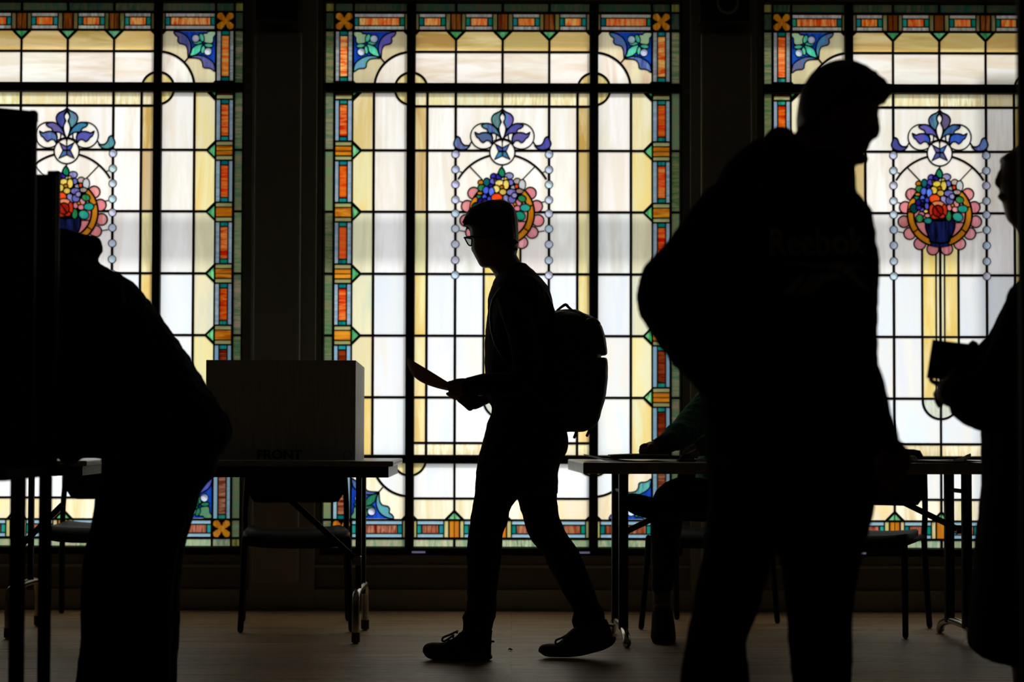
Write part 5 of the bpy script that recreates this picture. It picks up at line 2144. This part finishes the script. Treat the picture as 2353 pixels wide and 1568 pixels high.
# ------------------------------------------------------------------ the person bending over the booth at the left
def bending():
    Y = 6.60
    t = person('person in a black hooded coat bending over the voting booth at left', 330, Y)
    rows = [(560, 88, 205, .10), (590, 84, 222, .13), (603, 82, 226, .15), (630, 80, 276, .18), (650, 80, 298, .20), (672, 82, 321, .21), (705, 86, 351, .215), (735, 92, 372, .22), (772, 98, 397, .22), (806, 104, 422, .22), (840, 112, 443, .22),
            (865, 120, 460, .22), (899, 130, 481, .22), (932, 140, 506, .22), (966, 148, 525, .22), (996, 154, 531, .215), (1013, 158, 527, .21), (1032, 166, 516, .20), (1050, 190, 506, .19)]
    hips = [(985, 260, 522, .18), (1030, 240, 512, .18), (1060, 236, 500, .18), (1090, 236, 492, .175), (1115, 232, 474, .17), (1141, 229, 457, .16), (1180, 223, 441, .15)]
    legn = [(1120, 232, 420, .10, -.06), (1195, 220, 434, .10, -.05), (1240, 209, 421, .098, -.05), (1271, 201.5, 413, .095, -.05), (1326, 197, 407.5, .09, -.05), (1380, 194, 403.5, .085, -.05), (1435, 193.5, 402, .08, -.05), (1507, 188, 397, .075, -.05), (1568, 180, 395, .07, -.05), (1640, 178, 350, .066, -.05)]
    legf = [(1120, 260, 460, .10, .08), (1200, 260, 432, .10, .08), (1300, 270, 408, .09, .08), (1435, 280, 402, .08, .08), (1568, 280, 395, .07, .08), (1640, 282, 390, .066, .08)]
    bm = bmesh.new()
    k = .02
    vs_loft(bm, rows, Y, k)
    vs_loft(bm, hips, Y, .012)
    vs_loft(bm, legn, Y, .012)
    vs_loft(bm, legf, Y, .012)
    # head bowed to the left
    ell(bm, 130, 590, Y, .072, .095, .080, -.7)
    ell(bm, 108, 622, Y, .05, .07, .06, -.6)
    ell(bm, 84, 628, Y, .014, .018, .014)
    ptube(bm, [(150, 600, Y, .06), (185, 640, Y, .062), (215, 680, Y, .07)], 14)
    # forearm reaching down to the shelf with a curled hand
    arm = [(230, 690, 6.42, .078), (190, 800, 6.38, .068), (160, 900, 6.33, .057), (137, 985, 6.29, .044), (122, 1030, 6.27, .035)]
    ptube(bm, arm, shrink=.014)
    ptube(bm, [(122, 1030, 6.27, .026, .024), (106, 1052, 6.26, .034, .02), (94, 1062, 6.26, .028, .016)], 14)
    for i, dy in enumerate((-.03, -.01, .01, .03)):
        finger(bm, [(95, 1060, 6.26 + dy), (83, 1067, 6.255 + dy), (78, 1073, 6.25 + dy), (80, 1077, 6.245 + dy)], .0088)
    finger(bm, [(108, 1052, 6.235), (98, 1062, 6.225), (90, 1070, 6.22)], .010)
    skinned('body', bm, 'skin', t, .007, 2)
    bm = bmesh.new()
    vs_loft(bm, rows, Y)
    ptube(bm, arm)
    ptube(bm, [(300, 760, 6.75, .085), (230, 880, 6.72, .075), (185, 970, 6.66, .062), (158, 1030, 6.60, .05)])
    # hood over the head
    ell(bm, 136, 585, Y, .095, .075, .10, -.35, 20)
    ell(bm, 205, 571, Y, .042, .040, .07, 0, 20)
    ptube(bm, [(110, 552, Y, .035, .07), (150, 561, Y, .040, .09), (195, 569, Y, .040, .08), (206, 574, Y, .038, .07)], 16)
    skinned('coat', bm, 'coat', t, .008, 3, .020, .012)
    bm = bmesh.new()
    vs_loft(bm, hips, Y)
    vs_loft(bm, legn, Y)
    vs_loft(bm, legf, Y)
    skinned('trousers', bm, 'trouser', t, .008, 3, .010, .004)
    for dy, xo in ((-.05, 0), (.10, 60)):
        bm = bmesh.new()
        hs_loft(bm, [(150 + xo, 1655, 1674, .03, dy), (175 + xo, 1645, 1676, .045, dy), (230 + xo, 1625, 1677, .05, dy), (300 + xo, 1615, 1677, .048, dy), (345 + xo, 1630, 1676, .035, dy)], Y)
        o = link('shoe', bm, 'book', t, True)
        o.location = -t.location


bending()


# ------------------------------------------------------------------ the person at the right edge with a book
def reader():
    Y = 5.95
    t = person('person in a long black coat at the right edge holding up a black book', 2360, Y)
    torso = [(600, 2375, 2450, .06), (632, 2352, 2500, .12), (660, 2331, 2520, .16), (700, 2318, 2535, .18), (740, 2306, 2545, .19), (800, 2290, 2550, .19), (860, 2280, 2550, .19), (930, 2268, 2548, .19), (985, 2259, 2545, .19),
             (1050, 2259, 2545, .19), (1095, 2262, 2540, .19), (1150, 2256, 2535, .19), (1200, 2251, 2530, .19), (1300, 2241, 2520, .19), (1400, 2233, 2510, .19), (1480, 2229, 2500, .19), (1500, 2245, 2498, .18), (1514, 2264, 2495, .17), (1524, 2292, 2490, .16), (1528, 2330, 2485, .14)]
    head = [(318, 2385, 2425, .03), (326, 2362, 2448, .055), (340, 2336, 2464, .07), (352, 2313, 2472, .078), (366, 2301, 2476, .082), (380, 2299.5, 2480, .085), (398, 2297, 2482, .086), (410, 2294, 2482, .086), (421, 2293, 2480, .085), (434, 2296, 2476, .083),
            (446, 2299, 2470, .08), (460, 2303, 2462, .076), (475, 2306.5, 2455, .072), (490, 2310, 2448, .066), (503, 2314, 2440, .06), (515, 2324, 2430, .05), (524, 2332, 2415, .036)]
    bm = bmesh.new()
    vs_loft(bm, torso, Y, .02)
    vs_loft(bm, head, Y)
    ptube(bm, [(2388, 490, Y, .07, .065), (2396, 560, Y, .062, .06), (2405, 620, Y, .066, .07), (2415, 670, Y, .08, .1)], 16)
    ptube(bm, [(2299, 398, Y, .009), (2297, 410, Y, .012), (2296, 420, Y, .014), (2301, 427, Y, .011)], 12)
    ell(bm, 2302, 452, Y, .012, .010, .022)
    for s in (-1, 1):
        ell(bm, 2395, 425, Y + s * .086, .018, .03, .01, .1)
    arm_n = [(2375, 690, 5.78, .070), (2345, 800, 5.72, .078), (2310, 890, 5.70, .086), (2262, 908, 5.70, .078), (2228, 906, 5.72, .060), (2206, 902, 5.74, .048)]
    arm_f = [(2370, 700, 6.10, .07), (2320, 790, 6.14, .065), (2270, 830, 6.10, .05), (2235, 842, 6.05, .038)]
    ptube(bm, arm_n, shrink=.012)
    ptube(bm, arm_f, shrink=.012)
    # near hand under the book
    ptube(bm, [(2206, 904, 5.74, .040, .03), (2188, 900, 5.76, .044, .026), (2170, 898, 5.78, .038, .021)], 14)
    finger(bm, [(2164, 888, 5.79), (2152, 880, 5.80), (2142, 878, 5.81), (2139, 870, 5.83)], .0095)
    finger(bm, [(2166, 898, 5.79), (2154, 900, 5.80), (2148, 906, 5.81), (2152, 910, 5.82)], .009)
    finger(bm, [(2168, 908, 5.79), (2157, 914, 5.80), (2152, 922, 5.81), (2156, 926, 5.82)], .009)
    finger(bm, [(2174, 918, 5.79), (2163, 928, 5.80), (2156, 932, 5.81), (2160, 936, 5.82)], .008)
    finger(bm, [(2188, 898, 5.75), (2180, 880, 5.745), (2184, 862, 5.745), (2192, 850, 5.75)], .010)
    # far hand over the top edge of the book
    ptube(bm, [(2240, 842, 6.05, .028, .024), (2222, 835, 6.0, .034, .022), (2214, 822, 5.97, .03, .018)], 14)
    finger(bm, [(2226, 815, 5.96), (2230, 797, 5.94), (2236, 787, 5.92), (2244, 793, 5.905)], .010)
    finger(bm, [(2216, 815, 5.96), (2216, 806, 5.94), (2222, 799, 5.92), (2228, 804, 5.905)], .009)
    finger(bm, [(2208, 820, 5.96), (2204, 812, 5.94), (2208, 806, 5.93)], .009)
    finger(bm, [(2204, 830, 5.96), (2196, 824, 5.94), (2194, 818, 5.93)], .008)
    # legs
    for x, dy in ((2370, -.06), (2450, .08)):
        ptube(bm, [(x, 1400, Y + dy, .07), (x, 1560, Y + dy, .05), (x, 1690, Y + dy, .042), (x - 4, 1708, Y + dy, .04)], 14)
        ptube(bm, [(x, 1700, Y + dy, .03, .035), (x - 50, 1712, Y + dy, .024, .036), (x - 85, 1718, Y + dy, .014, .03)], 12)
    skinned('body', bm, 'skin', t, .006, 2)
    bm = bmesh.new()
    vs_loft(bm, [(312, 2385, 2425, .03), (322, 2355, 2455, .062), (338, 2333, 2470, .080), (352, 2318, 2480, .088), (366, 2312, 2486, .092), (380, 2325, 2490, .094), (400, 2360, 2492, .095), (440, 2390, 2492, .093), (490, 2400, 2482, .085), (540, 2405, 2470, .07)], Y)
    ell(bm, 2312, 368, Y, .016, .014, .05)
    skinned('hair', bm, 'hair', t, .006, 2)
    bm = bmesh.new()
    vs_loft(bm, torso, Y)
    ptube(bm, arm_n)
    ptube(bm, arm_f)
    ptube(bm, [(2290, 950, 5.74, .06), (2240, 945, 5.73, .045), (2212, 938, 5.74, .035)], 14)
    skinned('coat', bm, 'coat', t, .008, 4, .012, .004)
    for x, dy in ((2370, -.06), (2450, .08)):
        bm = bmesh.new()
        hs_loft(bm, [(x - 100, 1708, 1727, .025, dy), (x - 75, 1700, 1727, .042, dy), (x - 20, 1685, 1727, .045, dy), (x + 30, 1680, 1727, .042, dy), (x + 42, 1690, 1725, .03, dy)], Y)
        o = link('shoe', bm, 'book', t, True)
        o.location = -t.location
    # book
    bk = thing('book', 'black covered book held up by the person at the right edge', 'book', W(2185, 835, 5.86))
    bk['wp'] = 1
    for nm, m, d0, d1, ins in (('cover', 'book', 5.835, 5.840, 0), ('pages', 'paper', 5.8405, 5.8595, 3), ('cover', 'book', 5.860, 5.865, 0)):
        bm = bmesh.new()
        c = [(2142.7 + ins, 780.5 + ins), (2246 - ins, 793 + ins), (2233 - ins, 882 - ins), (2129 + ins, 869 - ins)]
        a = [bm.verts.new(W(p[0], p[1], d0)) for p in c]
        b = [bm.verts.new(W(p[0], p[1], d1)) for p in c]
        bm.faces.new(a)
        bm.faces.new(list(reversed(b)))
        for i in range(4):
            j = (i + 1) % 4
            bm.faces.new((a[j], a[i], b[i], b[j]))
        bmesh.ops.recalc_face_normals(bm, faces=bm.faces)
        o = link(nm, bm, m, bk)
        o.location = -bk.location


reader()


# ------------------------------------------------------------------ the seated person in green behind the long table
def seated():
    Y = 9.62
    t = person('seated person in a green sweatshirt writing at the long table, mostly hidden', 1680, Y)
    torso = [(880, 1640, 1740, .10), (905, 1618, 1762, .15), (940, 1612, 1772, .17), (990, 1608, 1776, .165), (1040, 1606, 1776, .16), (1100, 1600, 1778, .17), (1160, 1600, 1776, .17)]
    arm = [(1655, 905, 9.50, .072), (1612, 948, 9.36, .070), (1580, 985, 9.20, .063), (1556, 1004, 9.07, .056), (1528, 1020, 8.97, .042), (1508, 1029, 8.94, .032)]
    arm2 = [(1720, 930, 9.5, .065), (1690, 985, 9.32, .06), (1665, 1008, 9.14, .056), (1640, 1015, 9.03, .052), (1608, 1030, 8.99, .036)]
    leg = [(1660, 1145, 9.60, .085), (1600, 1142, 9.36, .082), (1555, 1142, 9.12, .078), (1534, 1165, 9.0, .070), (1530, 1220, 9.0, .064), (1528, 1290, 9.02, .058), (1522, 1335, 9.04, .048), (1521, 1352, 9.04, .044)]
    leg2 = [(1720, 1145, 9.60, .085), (1660, 1150, 9.28, .082), (1610, 1158, 8.98, .075), (1560, 1164, 8.94, .060), (1520, 1168, 8.92, .046), (1500, 1168, 8.92, .038)]
    bm = bmesh.new()
    k = .012
    vs_loft(bm, torso, Y, k)
    for a in (arm, arm2, leg, leg2):
        ptube(bm, a, shrink=k)
    ptube(bm, [(1690, 880, Y, .055), (1688, 850, Y - .02, .052), (1684, 830, Y - .03, .05)], 14)
    vs_loft(bm, [(726, 1670, 1690, .02), (732, 1652, 1708, .055), (745, 1640, 1718, .07), (765, 1634, 1722, .078), (790, 1632, 1722, .08), (812, 1636, 1718, .075), (830, 1642, 1708, .062), (844, 1652, 1692, .04)], Y - .03)
    ell(bm, 1634, 800, Y - .04, .014, .02, .014)
    for s in (-1, 1):
        ell(bm, 1684, 795, Y - .03 + s * .08, .016, .03, .01)
    # fist on the folder
    ptube(bm, [(1510, 1029, 8.94, .026), (1498, 1032, 8.93, .032, .028), (1486, 1034, 8.92, .028, .024)], 14)
    finger(bm, [(1487, 1024, 8.91), (1477, 1024, 8.90), (1472, 1032, 8.895), (1478, 1038, 8.89)], .0095)
    finger(bm, [(1488, 1030, 8.92), (1476, 1030, 8.915), (1470, 1038, 8.91), (1476, 1044, 8.905)], .009)
    finger(bm, [(1490, 1036, 8.93), (1478, 1036, 8.93), (1471, 1042, 8.93), (1476, 1046, 8.925)], .009)
    finger(bm, [(1492, 1040, 8.95), (1480, 1040, 8.95), (1474, 1044, 8.95)], .008)
    finger(bm, [(1496, 1024, 8.90), (1490, 1032, 8.885), (1484, 1040, 8.885)], .010)
    ptube(bm, [(1608, 1030, 8.99, .026), (1596, 1036, 8.97, .03, .02), (1588, 1040, 8.96, .024, .016)], 14)
    for i, dy in enumerate((-.03, -.01, .01, .03)):
        finger(bm, [(1590, 1040, 8.96 + dy), (1582, 1043, 8.95 + dy), (1575, 1046, 8.94 + dy)], .008)
    finger(bm, [(1600, 1036, 8.94), (1592, 1042, 8.92), (1585, 1046, 8.91)], .009)
    # feet
    ptube(bm, [(1521, 1352, 9.04, .036), (1521, 1385, 9.04, .036), (1521, 1410, 9.02, .036)], 12)
    ptube(bm, [(1500, 1168, 8.92, .032), (1476, 1165, 8.92, .034), (1446, 1158, 8.92, .028)], 12)
    skinned('body', bm, 'skin2', t, .006, 2)
    bm = bmesh.new()
    vs_loft(bm, [(721, 1668, 1692, .02), (728, 1648, 1712, .062), (742, 1636, 1722, .078), (765, 1634, 1727, .086), (790, 1660, 1728, .088), (820, 1690, 1724, .078)], Y - .03)
    skinned('hair', bm, 'hair', t, .006, 2)
    bm = bmesh.new()
    vs_loft(bm, torso, Y)
    ptube(bm, arm)
    ptube(bm, arm2)
    skinned('sweatshirt', bm, 'green', t, .006, 3, .012, .010)
    bm = bmesh.new()
    vs_loft(bm, [(1110, 1604, 1774, .165), (1150, 1598, 1778, .175), (1180, 1604, 1772, .16)], Y)
    ptube(bm, leg)
    ptube(bm, leg2)
    skinned('jeans', bm, 'denim', t, .006, 3, .010, .005)
    bm = bmesh.new()
    ptube(bm, [(1521, 1350, 9.04, .038), (1521, 1392, 9.04, .038)], 14)
    o = link('sock', bm, 'white_sock', t, True)
    o.location = -t.location
    for rows in ([(1382, 1503, 1540, .05, 0), (1400, 1498, 1545, .08, -.02), (1430, 1496, 1548, .12, -.05), (1452, 1494, 1549, .135, -.06), (1462, 1497, 1547, .13, -.06)],):
        bm = bmesh.new()
        vs_loft(bm, rows, 9.04, e=.75)
        o = link('shoe', bm, 'book', t, True)
        zmin = min(v.co.z for v in o.data.vertices)
        o.location = -t.location + Vector((0, 0, -zmin + .001))
    bm = bmesh.new()
    hs_loft(bm, [(1430, 1146, 1160, .02), (1437, 1138, 1170, .036), (1455, 1134, 1182, .045), (1480, 1139, 1190, .046), (1500, 1144, 1196, .042), (1512, 1150, 1192, .03)], 8.92)
    o = link('shoe', bm, 'book', t, True)
    o.location = -t.location


seated()

for o in bpy.data.objects:
    if 'wp' in o:
        del o['wp']
